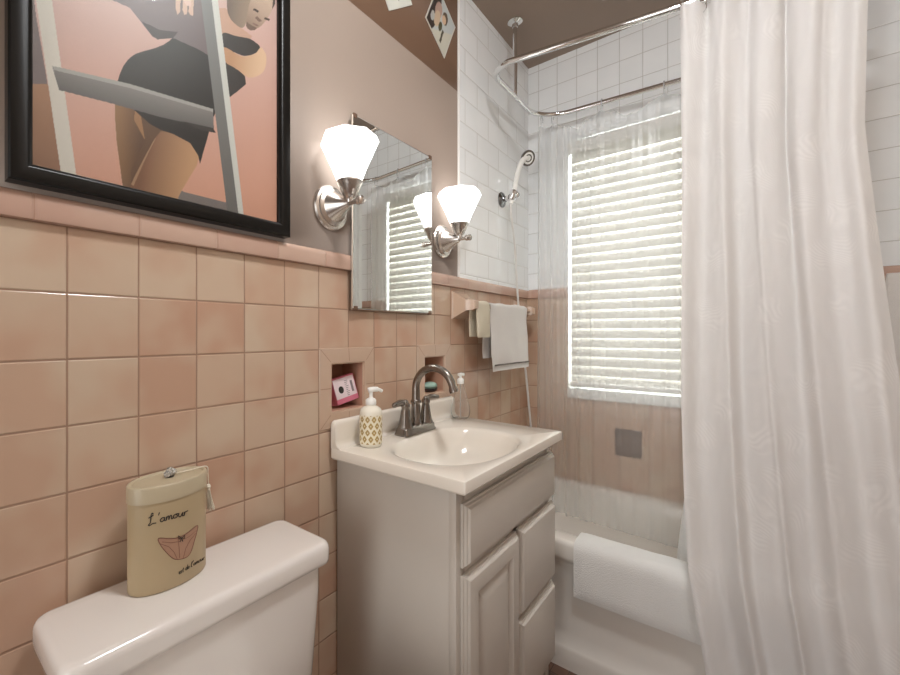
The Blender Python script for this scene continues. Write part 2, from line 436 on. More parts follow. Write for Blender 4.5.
WX = (0.200, 0.960); WZ = (0.858, 2.035)
SD = (0.399, 0.502, 0.578, 0.698)      # dark soap dish recess under the window
def wall_back():
    b = MB()
    def quad(x0, x1, z0, z1, mi):
        b.mi = mi; b.face([(x0, YB, z0), (x1, YB, z0), (x1, YB, z1), (x0, YB, z1)])
    T = 1.31
    quad(0, WX[0], T, ZC, 1); quad(WX[1], XR, T, ZC, 1); quad(WX[0], WX[1], WZ[1], ZC, 1)
    quad(0, WX[0], WZ[0], T, 0); quad(WX[1], XR, WZ[0], T, 0)
    quad(0, XR, SD[3], WZ[0], 0); quad(0, XR, 0, SD[2], 0); quad(0, SD[0], SD[2], SD[3], 0); quad(SD[1], XR, SD[2], SD[3], 0)
    b.mi = 2                                                     # window reveal
    y2 = YB + 0.12
    c = [(WX[0], WZ[0]), (WX[1], WZ[0]), (WX[1], WZ[1]), (WX[0], WZ[1])]
    b.loops([[(x, YB, z) for x, z in c], [(x, y2, z) for x, z in c]], True)
    b.mi = 3                                                     # soap dish recess
    c = [(SD[0], SD[2]), (SD[1], SD[2]), (SD[1], SD[3]), (SD[0], SD[3])]
    b.loops([[(x, YB, z) for x, z in c], [(x, YB + 0.03, z) for x, z in c]], True, False, True)
    o = b.build('wall_back', [MAT['pink_back'], MAT['white_back'], MAT['white_wood'], MAT['niche_dark']], inward=(0.55, 0.3, 1.0))
    return struct(o)
wall_back()
struct(MB().face([(XR, YF, 0), (XR, YB, 0), (XR, YB, ZC), (XR, YF, ZC)]).build('wall_right', MAT['wall_plain'], inward=(0.5, 0.5, 1)))
DX0, DX1, DZ = 0.30, 1.08, 2.03
struct(MB().face([(0, YF, 0), (DX0, YF, 0), (DX0, YF, ZC), (0, YF, ZC)]).face([(DX1, YF, 0), (XR, YF, 0), (XR, YF, ZC), (DX1, YF, ZC)]).face([(DX0, YF, DZ), (DX1, YF, DZ), (DX1, YF, ZC), (DX0, YF, ZC)]).build('wall_front', MAT['wall_plain'], inward=(0.5, 0.5, 1)))
struct(MB().box((-0.02, YF - 0.02, -0.03), (XR + 0.02, YB + 0.02, 0.0)).build('floor', MAT['floor']))
struct(MB().box((-0.02, YF - 0.02, ZC), (XR + 0.02, YB + 0.02, ZC + 0.03)).build('ceiling', MAT['brown']))

# unseen door behind the viewer; opening added to let the rear fill light in
d = MB().box((DX1 + 0.004, YF - 0.77, 0.008), (DX1 + 0.040, YF - 0.004, 2.02), 0.003)
for z0, z1 in ((0.15, 0.85), (1.0, 1.88)): d.box((DX1 - 0.002, YF - 0.67, z0), (DX1 + 0.01, YF - 0.10, z1), 0.004)
dr = struct(d.build('door_1', MAT['door']))
MB().tube([(DX1 + 0.006, YF - 0.70, 0.98), (DX1 - 0.035, YF - 0.70, 0.98)], 0.011).ball((DX1 - 0.045, YF - 0.70, 0.98), 0.026).build('door_knob', MAT['nickel'], dr)

# ceramic cap rail along the top of the wainscot (bull-nose)
def cap_profile(n=7):
    p = [(0.0005, TILE_Z0)] + [(0.011, TILE_Z0 + 0.001)] + [(0.0125, TILE_Z0 + 0.006), (0.0125, CAP_TOP - 0.016)]
    for i in range(n + 1):
        a = i / n * PI / 2; p.append((0.0125 - 0.0125 * (1 - math.cos(a)), CAP_TOP - 0.014 + 0.014 * math.sin(a)))
    return p
prof = cap_profile()
struct(MB().loops([[(x, y, z) for x, z in prof] for y in (YF, YB - 0.0005)], close=False).build('trim_1', MAT['cap_side'], inward=(0.6, 0.6, 2.2)))
struct(MB().loops([[(x, YB - e, z) for e, z in prof] for x in (0.012, WX[0])], close=False).build('trim_2', MAT['cap_back'], inward=(0.6, 0.6, 2.2)))
struct(MB().loops([[(x, YB - e, z) for e, z in prof] for x in (WX[1], XR)], close=False).build('trim_3', MAT['cap_back'], inward=(0.6, 0.6, 2.2)))

# window: frame, sash, pane, sill
w = MB(); y0, y1 = YB + 0.085, YB + 0.12
w.box((WX[0], y0, WZ[0]), (WX[0] + 0.035, y1, WZ[1]), 0.003).box((WX[1] - 0.035, y0, WZ[0]), (WX[1], y1, WZ[1]), 0.003)
w.box((WX[0], y0, WZ[1] - 0.035), (WX[1], y1, WZ[1]), 0.003).box((WX[0], y0, WZ[0]), (WX[1], y1, WZ[0] + 0.035), 0.003)
w.box((WX[0], y0 + 0.004, 1.43), (WX[1], y1 - 0.004, 1.465), 0.003)
win = struct(w.build('window_1', MAT['white_wood']))
MB().box((WX[0] + 0.03, YB + 0.10, WZ[0] + 0.03), (WX[1] - 0.03, YB + 0.104, WZ[1] - 0.03)).build('pane', MAT['window_glass'], win)
MB().box((WX[0] - 0.0, YB - 0.016, WZ[0] - 0.042), (WX[1] + 0.02, YB + 0.084, WZ[0] + 0.0015), 0.004).build('window_sill', MAT['white_wood'], win)

# ================================================================== VENETIAN BLIND
bl = empty('venetian_blind', (0.58, YB + 0.012, 0.875), 'off-white horizontal slat blind hanging in the window above the tub', 'blind')
bx0, bx1, by = WX[0] + 0.012, WX[1] - 0.012, YB + 0.012
MB().box((bx0, by - 0.02, 1.975), (bx1, by + 0.025, 2.015), 0.003).build('headrail', MAT['rail'], bl)
MB().box((bx0 - 0.006, by - 0.034, 1.966), (bx1 + 0.006, by - 0.024, 2.022), 0.003).build('valance', MAT['rail'], bl)
n_sl = 25; z_top, pitch = 1.952, 0.0436
tilt = math.radians(73); wd = 0.05
for i in range(n_sl):
    z = z_top - i * pitch
    def sl(u, v, z=z):
        t = v - 0.5; cr = 0.0028 * (1 - (2 * t) ** 2)
        yy = t * wd * math.cos(tilt) - cr * math.sin(tilt); zz = t * wd * math.sin(tilt) + cr * math.cos(tilt)
        return (bx0 + (bx1 - bx0) * u, by + yy, z + zz)
    m = MB()
    N = 6
    top = [sl(0, j / N) for j in range(N + 1)]
    nrm = Vector((0, -math.sin(tilt), math.cos(tilt))) * 0.0026
    lpA = top + [tuple(Vector(p) - nrm) for p in top[::-1]]
    lpB = [(bx1, p[1], p[2]) for p in lpA]
    m.loops([lpA, lpB], True, True, True).build('slat', MAT['slat'], bl)
MB().box((bx0, by - 0.026, 0.872), (bx1, by + 0.026, 0.892), 0.005).build('bottom_rail', MAT['rail'], bl)
for x in (bx0 + 0.09, (bx0 + bx1) / 2 + 0.02, bx1 - 0.09):
    m = MB()
    for yy in (-0.0265, 0.0255): m.tube([(x, by + yy, 0.89), (x, by + yy, 1.98)], 0.0014, 6)
    m.build('ladder_cord', MAT['cord'], bl)

# ================================================================== BATHTUB
TX0, TX1, TY0, TY1, TZ = 0.0105, XR - 0.002, 1.488, YB - 0.002, 0.428
def tub():
    root = empty('bathtub', (0.68, 1.80, 0.0), 'white enamel bathtub under the window with a rolled front rim', 'bathtub')
    b = MB()
    r = 0.016
    prof = [(TY0 + 0.006, 0.0), (TY0 + 0.006, 0.004), (TY0 + 0.006, 0.03), (TY0 + 0.007, 0.060), (TY0 + 0.011, 0.072), (TY0 + 0.018, 0.082), (TY0 + 0.022, 0.12),
            (TY0 + 0.020, 0.345), (TY0 + 0.012, 0.357), (TY0 + 0.003, 0.365), (TY0, 0.376), (TY0, TZ - r)]
    for i in range(1, 7):
        a = i / 6 * PI / 2; prof.append((TY0 + r - r * math.cos(a), TZ - r + r * math.sin(a)))
    b.loops([[(x, y, z) for y, z in prof] for x in (TX0, TX1)], close=False)
    # rim deck and basin
    n = 8
    ox = rrect(TX0, TX1, TY0 + r, TY1, 0.001, n)
    rings = [[(x, y, TZ) for x, y in ox]]
    for d_, z, rr in ((0.060, TZ, 0.10), (0.066, TZ - 0.003, 0.105), (0.074, TZ - 0.016, 0.11), (0.085, TZ - 0.08, 0.12), (0.11, TZ - 0.22, 0.13), (0.135, TZ - 0.29, 0.13), (0.17, TZ - 0.325, 0.12), (0.24, TZ - 0.333, 0.07)):
        rings.append([(x, y, z) for x, y in rrect(TX0 + d_, TX1 - d_, TY0 + d_ * 0.92 + 0.012, TY1 - d_ * 0.75, rr, n)])
    b.loops(rings, True, False, True)
    b.build('tub_shell', MAT['tub'], root, sharp=40)
    MB().lathe([(0.0, 0.0), (0.028, 0.0), (0.03, 0.002), (0.026, 0.004), (0.0, 0.004)], Matrix.Translation((0.33, 1.82, TZ - 0.333)), 24, False).build('drain', MAT['chrome'], root)
    return root
tub()

# bath mat folded over the front rim
def drape(name, mat, x_list, path, thick, label, cat, axis='X', loc=None, wob=0.0, group=None, parent=None, seedv=0.0):
    """cloth: 2-D path swept along an axis; thickness is real"""
    b = MB(); lpO = []
    n = len(path)
    for k, x in enumerate(x_list):
        u = k / (len(x_list) - 1)
        ring = []
        for side in (1, -1):
            seq = range(n) if side == 1 else range(n - 1, -1, -1)
            for i in seq:
                p = Vector(path[i]); a = Vector(path[max(0, i - 1)]); c = Vector(path[min(n - 1, i + 1)])
                t = (c - a).normalized(); nn = Vector((-t.y, t.x))
                edge = min(1.0, min(i, n - 1 - i) / 2.0); ee = math.sin(min(1, min(u, 1 - u) * 14) * PI / 2)
                th = thick * 0.5 * (0.35 + 0.65 * edge) * (0.35 + 0.65 * ee)
                w_ = wob * noise.noise(Vector((x * 14 + seedv, p.y * 9, i * 0.12)))
                q = p + nn * (side * th + w_)
                ring.append((x, q.x, q.y) if axis == 'X' else (q.x, x, q.y))
        lpO.append(ring)
    b.loops(lpO, True, True, True)
    if parent: return b.build(name, mat, parent, sharp=60)
    o = b.build(name, mat, None, loc, sharp=60)
    return tag(o, label, cat, group)
path = [(1.640, 0.432), (1.60, 0.4385), (1.56, 0.4385), (1.53, 0.4385), (1.505, 0.438), (1.490, 0.4335), (1.4815, 0.425), (1.4775, 0.412), (1.4765, 0.39), (1.4765, 0.36), (1.4765, 0.33), (1.4765, 0.30), (1.4765, 0.285), (1.4770, 0.272), (1.4775, 0.262)]
path[0] = (1.566, 0.440); path[1] = (1.556, 0.4395); path[2] = (1.545, 0.439)
drape('bath_mat', MAT['terry_white'], list(np.linspace(0.416, 0.98, 60)), path, 0.012, 'white terry bath mat folded over the front rim of the tub', 'bath mat', 'X', (0.69, 1.48, 0.27), 0.003)

# ================================================================== SHOWER RAIL, CURTAIN, LINERS
ROD_R = 0.0112
def rod_z(x): return 2.142 - 0.042 * (x - 0.09)
def rod_front_y(x): return 1.538 + (x - 0.09) * 0.088
def rod_path():
    x0, x1, yb = 0.088, 1.095, 2.062; pts = []
    yf0, yf1 = rod_front_y(x0), rod_front_y(x1)
    r, q = 0.085, 0.145
    cs = [((x1 - q, yb - q), 0, q), ((x0 + q, yb - q), 90, q), ((x0 + r, yf0 + r), 180, r), ((x1 - r, yf1 + r), 270, r)]
    for (cx, cy), a0, r in cs:
        for i in range(13):
            a = math.radians(a0 + 90 * i / 12); x = cx + r * math.cos(a)
            pts.append((x, cy + r * math.sin(a), rod_z(x)))
    return pts
rr = empty('shower_rail', (0.095, 1.78, ZC), 'chrome oval loop shower rail hung from the brown ceiling', 'shower rail')
# one closed rounded loop
MB().tube(rod_path(), ROD_R, 14, closed=True).build('rail_loop', MAT['chrome'], rr)
MB().tube([(0.092, 1.78, rod_z(0.09)), (0.092, 1.78, ZC - 0.004)], 0.0095, 14).build('ceiling_post', MAT['chrome'], rr)
MB().lathe([(0.0, 0.0), (0.030, 0.0), (0.031, -0.004), (0.022, -0.010), (0.013, -0.014), (0.0115, -0.026), (0.0, -0.026)], Matrix.Translation((0.092, 1.78, ZC - 0.0005)), 28, False).build('ceiling_flange', MAT['chrome'], rr)
MB().tube([(1.092, 1.83, rod_z(1.092)), (1.092, 1.83, ZC - 0.0005)], 0.0095, 14).build('ceiling_post', MAT['chrome'], rr)

XL = [(0.03, 0.800), (0.22, 0.763), (0.35, 0.744), (0.5, 0.722), (0.7, 0.712), (0.95, 0.704), (1.5, 0.699), (2.13, 0.690)]
XRG = [(0.03, 1.185), (0.4, 1.145), (1.06, 1.098), (1.37, 1.078), (1.65, 1.062), (1.93, 1.068), (2.13, 1.072)]
def cur_y(z, x):
    yt = rod_front_y(x) - 0.004
    return interp([(0.0, 1.428), (0.45, 1.437), (0.9, 1.475), (1.6, yt - 0.028), (2.13, yt)], z)
CREASE = [(0.045, 0.55), (0.155, 0.9), (0.235, 0.6), (0.315, 1.0), (0.43, 0.7), (0.52, 0.8), (0.61, 0.9), (0.70, 0.6), (0.79, 1.0), (0.885, 0.8), (0.955, 0.6)]
def fold(s, z):
    """flat panels between soft creases"""
    v = 0.0
    for i, (c, a) in enumerate(CREASE):
        cc = c + 0.012 * math.sin(z * 2.3 + i * 1.7) + 0.010 * math.sin(z * 0.9 + i * 2.9)
        wdt = 0.032 + 0.016 * (0.5 + 0.5 * math.sin(z * 1.3 + i))
        amp = 0.015 * a * (0.55 + 0.45 * math.sin(z * 1.1 + i * 2.1) ** 2)
        v -= amp * math.exp(-((s - cc) / wdt) ** 2)
    v += 0.017 * math.sin(2 * PI * (4.4 * s + 0.12 * math.sin(z * 1.7)) + 0.4)
    v += 0.003 * math.sin(2 * PI * (7.7 * s + 0.10 * math.sin(z * 2.1 + 1)) + 1.0)
    top = max(0.0, (z - 1.95) / 0.18)
    v += top * 0.006 * math.sin(2 * PI * 11 * s)
    v += 0.0022 * noise.noise(Vector((s * 14, z * 7, 3.1))) + 0.0014 * noise.noise(Vector((s * 30, z * 22, 9.1)))
    # packing creases across the cloth
    for zc in (1.02 - 0.05 * s, 0.52 - 0.02 * s): v += 0.0034 * math.exp(-((z - zc) / 0.006) ** 2)
    return v
cz0, cz1 = 0.035, 2.112
def cur(u, v):
    z = cz0 + (cz1 - cz0) * v
    ztop = cz1 - 0.0 - 0.010 * (0.5 - 0.5 * math.cos(2 * PI * 9 * u)) * (v ** 12)
    z = min(z, ztop) if v > 0.97 else z
    xl, xr = interp(XL, z), interp(XRG, z)
    x = xl + (xr - xl) * u + 0.006 * math.sin(2 * PI * 5 * u + z * 1.5) * math.sin(PI * u)
    y = cur_y(z, x) - fold(u, z)
    return (x, y - 0.006 + (0 if z > 0.5 else -0.004), z - 0.02 * (x - 0.7) * v)
ct = empty('shower_curtain', (0.93, 1.44, 0.03), 'white woven leaf-pattern shower curtain hanging from the front rail, in front of the tub', 'shower curtain')
MB().grid(cur, 240, 150).build('curtain_cloth', MAT['curtain'], ct, sharp=180)
for k in range(8):
    u = 0.01 + 0.14 * k; x = interp(XL, 2.1) + (interp(XRG, 2.1) - interp(XL, 2.1)) * u
    c = Vector((x, rod_front_y(x), rod_z(x) - 0.011)); m = MB()
    m.tube([c + Vector((0.006 * math.sin(a * 2), 0.019 * math.cos(a), 0.028 * math.sin(a))) for a in np.linspace(0, 2 * PI, 25)[:-1]], 0.0016, 6, closed=True)
    m.build('curtain_ring', MAT['chrome'], ct)

# white inner liner tucked inside the tub, showing beside the curtain's left edge
LXL = [(0.14, 0.668), (0.36, 0.674), (0.46, 0.680), (0.60, 0.695), (0.75, 0.706), (1.0, 0.712), (2.1, 0.700)]
def lin_in(u, v):
    z = 0.16 + (2.10 - 0.16) * v
    x = interp(LXL, z) + (0.97 - interp(LXL, z)) * u
    yt = rod_front_y(x) + 0.028
    y = interp([(0.1, 1.632), (0.6, 1.632), (1.3, yt + 0.012), (2.1, yt)], z) + 0.007 * math.sin(2 * PI * 5 * u) + 0.003 * math.sin(2 * PI * 11 * u + z)
    return (x, y, z - 0.02 * (x - 0.7) * v)
o = MB().grid(lin_in, 120, 40).build('shower_liner', MAT['white_vinyl'], None, (0.83, 1.62, 0.15), sharp=180)
tag(o, 'opaque white shower liner hanging inside the tub behind the curtain', 'shower liner')

# clear liner on the window-side rail
cl = empty('shower_liner', (0.6, 2.05, 0.3), 'clear hazy vinyl liner hanging across the window from the back rail', 'shower liner')
HK = [0.105, 0.155, 0.365, 0.592, 0.80, 0.98]
def clear(u, v):
    x = 0.085 + 0.93 * (0.55 * u + 0.45 * u * u)
    z0 = 0.295 - 0.03 * u
    near = min(abs(x - h) for h in HK)
    scal = min(0.045, near * 0.35 + 0.9 * max(0, near - 0.05) * 0.3)
    zt = rod_z(x) - 0.040 - scal + 0.008 * noise.noise(Vector((x * 30, 2, 0)))
    z = z0 + (zt - z0) * v
    dn = 1 - 0.85 * min(1, max(0, (x - 0.22) / 0.15))
    y = 2.052 + dn * (0.013 * math.sin(2 * PI * x / 0.062 + 0.5 * math.sin(z * 2)) + 0.006 * math.sin(2 * PI * x / 0.029 + z)) + 0.004 * noise.noise(Vector((x * 9, z * 4, 1)))
    if x < 0.16: y += 0.0
    return (x, y, z)
MB().grid(clear, 220, 60).build('liner_sheet', MAT['clear_vinyl'], cl, sharp=180)
for x in HK:
    c = Vector((x, 2.062, rod_z(x))); m = MB()
    pts = [c + Vector((0, 0.0145 * math.cos(a), 0.0145 * math.sin(a))) for a in np.linspace(-0.7, PI + 0.5, 14)]
    pts += [c + Vector((0, -0.013, -0.020)), c + Vector((0, -0.010, -0.036)), c + Vector((0, -0.004, -0.044)), c + Vector((0.002, 0.004, -0.041))]
    m.tube(pts, 0.0022, 7).build('liner_hook', MAT['clear_plastic'], cl)

# ================================================================== VANITY
VX, VY0, VY1, VZ = 0.372, 0.806, 1.372, 0.785
van = empty('vanity_cabinet', (0.19, 1.09, 0.0), 'greige painted bathroom vanity with one raised-panel door and two drawers', 'vanity')
b = MB()
b.box((0.004, VY0, 0.0), (VX - 0.018, VY0 + 0.016, VZ), 0.0015)          # left side panel
b.box((0.004, VY1 - 0.016, 0.0), (VX - 0.018, VY1, VZ), 0.0015)
b.box((0.006, VY0 + 0.016, 0.10), (VX - 0.018, VY1 - 0.016, 0.116))
b.box((0.004, VY0 + 0.016, 0.0), (0.010, VY1 - 0.016, VZ))
b.build('carcass', MAT['cabinet'], van)
f = MB()
f.box((VX - 0.018, VY0 - 0.001, 0.0), (VX, VY0 + 0.036, VZ), 0.0015).box((VX - 0.018, VY1 - 0.03, 0.0), (VX, VY1 + 0.001, VZ), 0.0015)
f.box((VX - 0.018, VY0 + 0.03, 0.745), (VX, VY1 - 0.02, VZ), 0.0015).box((VX - 0.018, VY0 + 0.03, 0.585), (VX, VY1 - 0.02, 0.622), 0.001)
f.box((VX - 0.018, 1.094, 0.10), (VX, 1.128, 0.60), 0.001).box((VX - 0.018, VY0 + 0.03, 0.10), (VX, VY1 - 0.02, 0.128), 0.001)
f.box((VX - 0.018, 1.11, 0.335), (VX, VY1 - 0.02, 0.37), 0.001)
f.build('face_frame', MAT['cabinet'], van)
MB().box((VX - 0.085, VY0 + 0.016, 0.0), (VX - 0.07, VY1 - 0.016, 0.10)).build('toe_kick', MAT['cabinet'], van)
def slab_front(y0, y1, z0, z1, name, raised=False):
    m = MB(); x0 = VX + 0.0008
    def ring(e, x): return [(x, y0 + e, z0 + e), (x, y1 - e, z0 + e), (x, y1 - e, z1 - e), (x, y0 + e, z1 - e)]
    R = [ring(0, x0), ring(0, x0 + 0.006), ring(0.0035, x0 + 0.0075), ring(0.0055, x0 + 0.012), ring(0.0085, x0 + 0.0135), ring(0.0115, x0 + 0.0185), ring(0.0145, x0 + 0.0195)]
    if raised:
        R += [ring(0.046, x0 + 0.0195), ring(0.049, x0 + 0.0165), ring(0.055, x0 + 0.0105), ring(0.060, x0 + 0.0100), ring(0.085, x0 + 0.0185), ring(0.087, x0 + 0.0190)]
    m.loops(R, True, True, True)
    return m.build(name, MAT['cabinet'], van, sharp=22)
slab_front(0.822, 1.380, 0.611, 0.750, 'false_drawer_front')
slab_front(0.822, 1.104, 0.106, 0.594, 'door', True)
slab_front(1.118, 1.384, 0.362, 0.594, 'drawer')
slab_front(1.118, 1.384, 0.108, 0.344, 'drawer')

# moulded top with integral oval basin and backsplash
CX0, CX1, CY0, CY1, CT, CB = 0.0065, 0.408, 0.780, 1.390, 0.816, 0.786
def vanity_top():
    root = empty('bathroom_sink', (0.2, 1.08, CB), 'cream moulded sink top with oval basin and backsplash, on the greige vanity', 'sink')
    b = MB(); n = 12
    def rloop(e):
        x0, x1, y0, y1 = CX0 + e, CX1 - e, CY0 + e, CY1 - e; r_ = 0.004
        c4 = rrect(x0, x1, y0, y1, r_, 3); o_ = []
        for i in range(len(c4)):
            p, q = c4[i], c4[(i + 1) % len(c4)]; o_.append(p)
            if math.dist(p, q) > 0.05:
                for k_ in range(1, 20): o_.append((p[0] + (q[0] - p[0]) * k_ / 20, p[1] + (q[1] - p[1]) * k_ / 20))
        return o_
    outer = rloop(0)
    N = len(outer)
    bc = (0.236, 1.045); A, B = 0.146, 0.208
    # basin ring angles follow the outer loop so the deck bridges cleanly
    ang = []
    for x, y in outer: ang.append(math.atan2((y - bc[1]) / B, (x - bc[0]) / A))
    def ell(sx, z, dx=0.0):
        out = []
        for a in ang:
            c, s_ = math.cos(a), math.sin(a); p = 2.35
            k = (abs(c) ** p + abs(s_) ** p) ** (-1 / p)
            out.append((bc[0] + dx + A * sx * k * c, bc[1] + B * sx * k * s_, z))
        return out
    def off(e, z): return [(x, y, z) for x, y in rloop(e)]
    rings = [off(0.003, CB), off(0.0, CB + 0.004), off(0.0, CT - 0.004), off(0.0012, CT - 0.0012), off(0.004, CT)]
    rings += [ell(1.06, CT - 0.0002), ell(1.0, CT - 0.003), ell(0.965, CT - 0.010), ell(0.92, CT - 0.032), ell(0.84, CT - 0.062), ell(0.70, CT - 0.088), ell(0.5, CT - 0.104), ell(0.25, CT - 0.112), ell(0.09, CT - 0.114)]
    b.loops(rings, True, False, True)
    b.build('counter', MAT['marble'], root, sharp=35)
    # backsplash with a coved foot
    pr = [(0.0066, CT - 0.002), (0.0066, 0.884), (0.008, 0.8875), (0.012, 0.8885), (0.019, 0.8875), (0.0225, 0.884), (0.0235, 0.878), (0.024, 0.836), (0.026, 0.826), (0.031, 0.820), (0.040, 0.8165), (0.041, CT - 0.002)]
    b = MB(); ys = [CY0 + 0.001, CY0 + 0.004, CY0 + 0.010, CY1 - 0.010, CY1 - 0.004, CY1 - 0.001]; sh = [0.008, 0.003, 0, 0, 0.003, 0.008]
    b.loops([[(x if z < 0.83 else x, y, z - (s_ if z > 0.87 else 0)) for x, z in pr] for y, s_ in zip(ys, sh)], True, True, True)
    b.build('backsplash', MAT['marble'], root, sharp=50)
    MB().lathe([(0.0, 0.002), (0.012, 0.002), (0.021, 0.003), (0.022, 0.001), (0.019, 0.0)], Matrix.Translation((bc[0], bc[1], CT - 0.114)), 24, False).build('drain', MAT['chrome'], root)
    return root
vanity_top()

# ------------------------------------------------------------------ faucet
fx, fy = 0.068, 1.083
fa = empty('faucet', (fx, fy, CT), 'dark nickel two-handle sink faucet with a high curved spout', 'faucet')
pl = MB()
lo = rrect(fx - 0.026, fx + 0.026, fy - 0.083, fy + 0.083, 0.014, 6)
def sc_loop(e, z): return [(x, y, z) for x, y in rrect(fx - 0.026 + e, fx + 0.026 - e, fy - 0.083 + e, fy + 0.083 - e, max(0.004, 0.014 - e * 0.5), 6)]
pl.loops([sc_loop(0, CT + 0.0005), sc_loop(0, CT + 0.004), sc_loop(0.003, CT + 0.008), sc_loop(0.004, CT + 0.018), sc_loop(0.007, CT + 0.022), sc_loop(0.012, CT + 0.024)], True, True, True)
pl.build('base_plate', MAT['pewter'], fa, sharp=50)
sp = [(fx, fy, CT + 0.022), (fx, fy, CT + 0.06), (fx, fy, CT + 0.10), (fx, fy, CT + 0.135)]
Rr = 0.066
for i in range(1, 15):
    a = PI - i / 14 * PI * 0.93
    sp.append((fx + Rr + Rr * math.cos(a), fy, CT + 0.135 + Rr * math.sin(a)))
x_, _, z_ = sp[-1]; sp += [(x_ + 0.003, fy, z_ - 0.008), (x_ + 0.006, fy, z_ - 0.016)]
rads = [0.0145] * 2 + [0.013, 0.0118] + [0.0115] * 12 + [0.0112, 0.011] + [0.0135, 0.0135]
MB().tube(sp, rads, 16).lathe([(0.018, 0), (0.019, 0.008), (0.016, 0.014), (0.0145, 0.02)], Matrix.Translation((fx, fy, CT + 0.02)), 20).lathe([(0.0145, 0), (0.0165, 0.003), (0.0165, 0.008), (0.013, 0.012)], Matrix.Translation((fx, fy, CT + 0.088)), 20).build('spout', MAT['pewter'], fa, sharp=45)
for sy in (-1, 1):
    hy = fy + sy * 0.054
    h = MB().lathe([(0.0, 0.0), (0.0225, 0.0), (0.0225, 0.006), (0.0195, 0.014), (0.0165, 0.030), (0.0135, 0.050), (0.0115, 0.060), (0.0135, 0.064), (0.0135, 0.070), (0.011, 0.076), (0.0, 0.078)], Matrix.Translation((fx, hy, CT + 0.02)), 20, False)
    hd = h.build('handle_post', MAT['pewter'], fa, sharp=45)
    lv = spline([(fx, hy, CT + 0.096), (fx + 0.002, hy + sy * 0.018, CT + 0.0985), (fx + 0.004, hy + sy * 0.040, CT + 0.099), (fx + 0.005, hy + sy * 0.060, CT + 0.096)], 6)
    rad = [0.0058 + 0.003 * math.sin(PI * min(1, i / (len(lv) - 1) * 1.05)) ** 2 + 0.002 * (i / len(lv)) for i in range(len(lv))]
    MB().tube(lv, rad, 12).ball((fx, hy, CT + 0.096), 0.0095).ball(lv[-1], rad[-1], 12).build('lever', MAT['pewter'], hd, sharp=60)

# ------------------------------------------------------------------ soap dispenser with gold pattern
dx, dy, dr = 0.074, 0.866, 0.0305
ds = empty('soap_dispenser', (dx, dy, CT), 'milky pump soap dispenser with gold ogee pattern, left of the faucet', 'soap dispenser')
MB().lathe([(0.0, 0.001), (0.027, 0.001), (dr - 0.0008, 0.005), (dr, 0.010), (dr, 0.092), (dr - 0.003, 0.100), (0.020, 0.106), (0.013, 0.109), (0.0115, 0.112), (0.0, 0.112)], Matrix.Translation((dx, dy, CT)), 40, False).build('bottle', MAT['soap_body'], ds)
nu, nv = 200, 90
th = np.linspace(0, 2 * PI, nu + 1); zz = np.linspace(0.010, 0.086, nv + 1); TH, ZZ = np.meshgrid(th, zz)
P = np.stack([dx + (dr + 0.0004) * np.cos(TH), dy + (dr + 0.0004) * np.sin(TH), CT + ZZ], -1)
U_ = TH / (2 * PI) * 11; V_ = (ZZ - 0.015) / 0.069 * 4.0
row = np.floor(V_); uu = (U_ + 0.5 * (row % 2)) % 1 - 0.5; vv = V_ - row - 0.5
dd1 = np.abs(uu) * 1.15 + np.abs(vv) * 0.85 + 0.25 * uu * uu
row2 = np.floor(V_ + 0.5); uu2 = (U_ + 0.5 * ((row2 + 1) % 2)) % 1 - 0.5; vv2 = V_ + 0.5 - row2 - 0.5
gold, cream = lin((176, 148, 84)), lin((238, 230, 206))
ring_ = ((dd1 < 0.485) & (dd1 > 0.12))
cols = np.where(ring_[..., None], gold, cream)
painted('pattern_band', P, nu, nv, cols, MAT['soap_print'], ds)
pu = MB().lathe([(0.0, 0.111), (0.0135, 0.111), (0.0145, 0.114), (0.0145, 0.124), (0.011, 0.128), (0.006, 0.130), (0.0048, 0.132), (0.0048, 0.147), (0.0, 0.147)], Matrix.Translation((dx, dy, CT)), 24, False)
pu.tube(spline([(dx - 0.004, dy - 0.006, CT + 0.150), (dx + 0.002, dy + 0.004, CT + 0.1525), (dx + 0.008, dy + 0.022, CT + 0.151), (dx + 0.011, dy + 0.033, CT + 0.146)], 5), [0.0075] * 4 + [0.007] * 6 + [0.0045] * 6, 12)
pu.build('pump', MAT['white_plastic'], ds, sharp=50)

# ------------------------------------------------------------------ clear bottle
gx, gy = 0.070, 1.354
gb = empty('soap_bottle', (gx, gy, CT), 'clear teardrop pump bottle at the right end of the sink top', 'soap bottle')
gp = [(r * 1.1, z) for r, z in [(0.0, 0.001), (0.020, 0.001), (0.0265, 0.006), (0.0305, 0.018), (0.031, 0.030), (0.028, 0.050), (0.022, 0.075), (0.016, 0.098), (0.0115, 0.116), (0.010, 0.124)]]
MB().lathe(gp + [(0.0085, 0.124)] + [(max(0, r - 0.002), z + 0.002) for r, z in gp[::-1][1:]], Matrix.Translation((gx, gy, CT)), 36, False).build('bottle', MAT['bottle'], gb)
pu = MB().lathe([(0.0, 0.1245), (0.0115, 0.1245), (0.012, 0.127), (0.012, 0.140), (0.009, 0.143), (0.0045, 0.146), (0.004, 0.155), (0.0, 0.155)], Matrix.Translation((gx, gy, CT)), 24, False)
pu.tube(spline([(gx - 0.003, gy - 0.008, CT + 0.157), (gx, gy + 0.002, CT + 0.1585), (gx + 0.005, gy + 0.014, CT + 0.157)], 5), 0.0055, 10)
pu.build('pump', MAT['white_plastic'], gb, sharp=50)
MB().tube([(gx, gy, CT + 0.006), (gx, gy, CT + 0.124)], 0.0018, 8).build('dip_tube', MAT['clear_plastic'], gb)

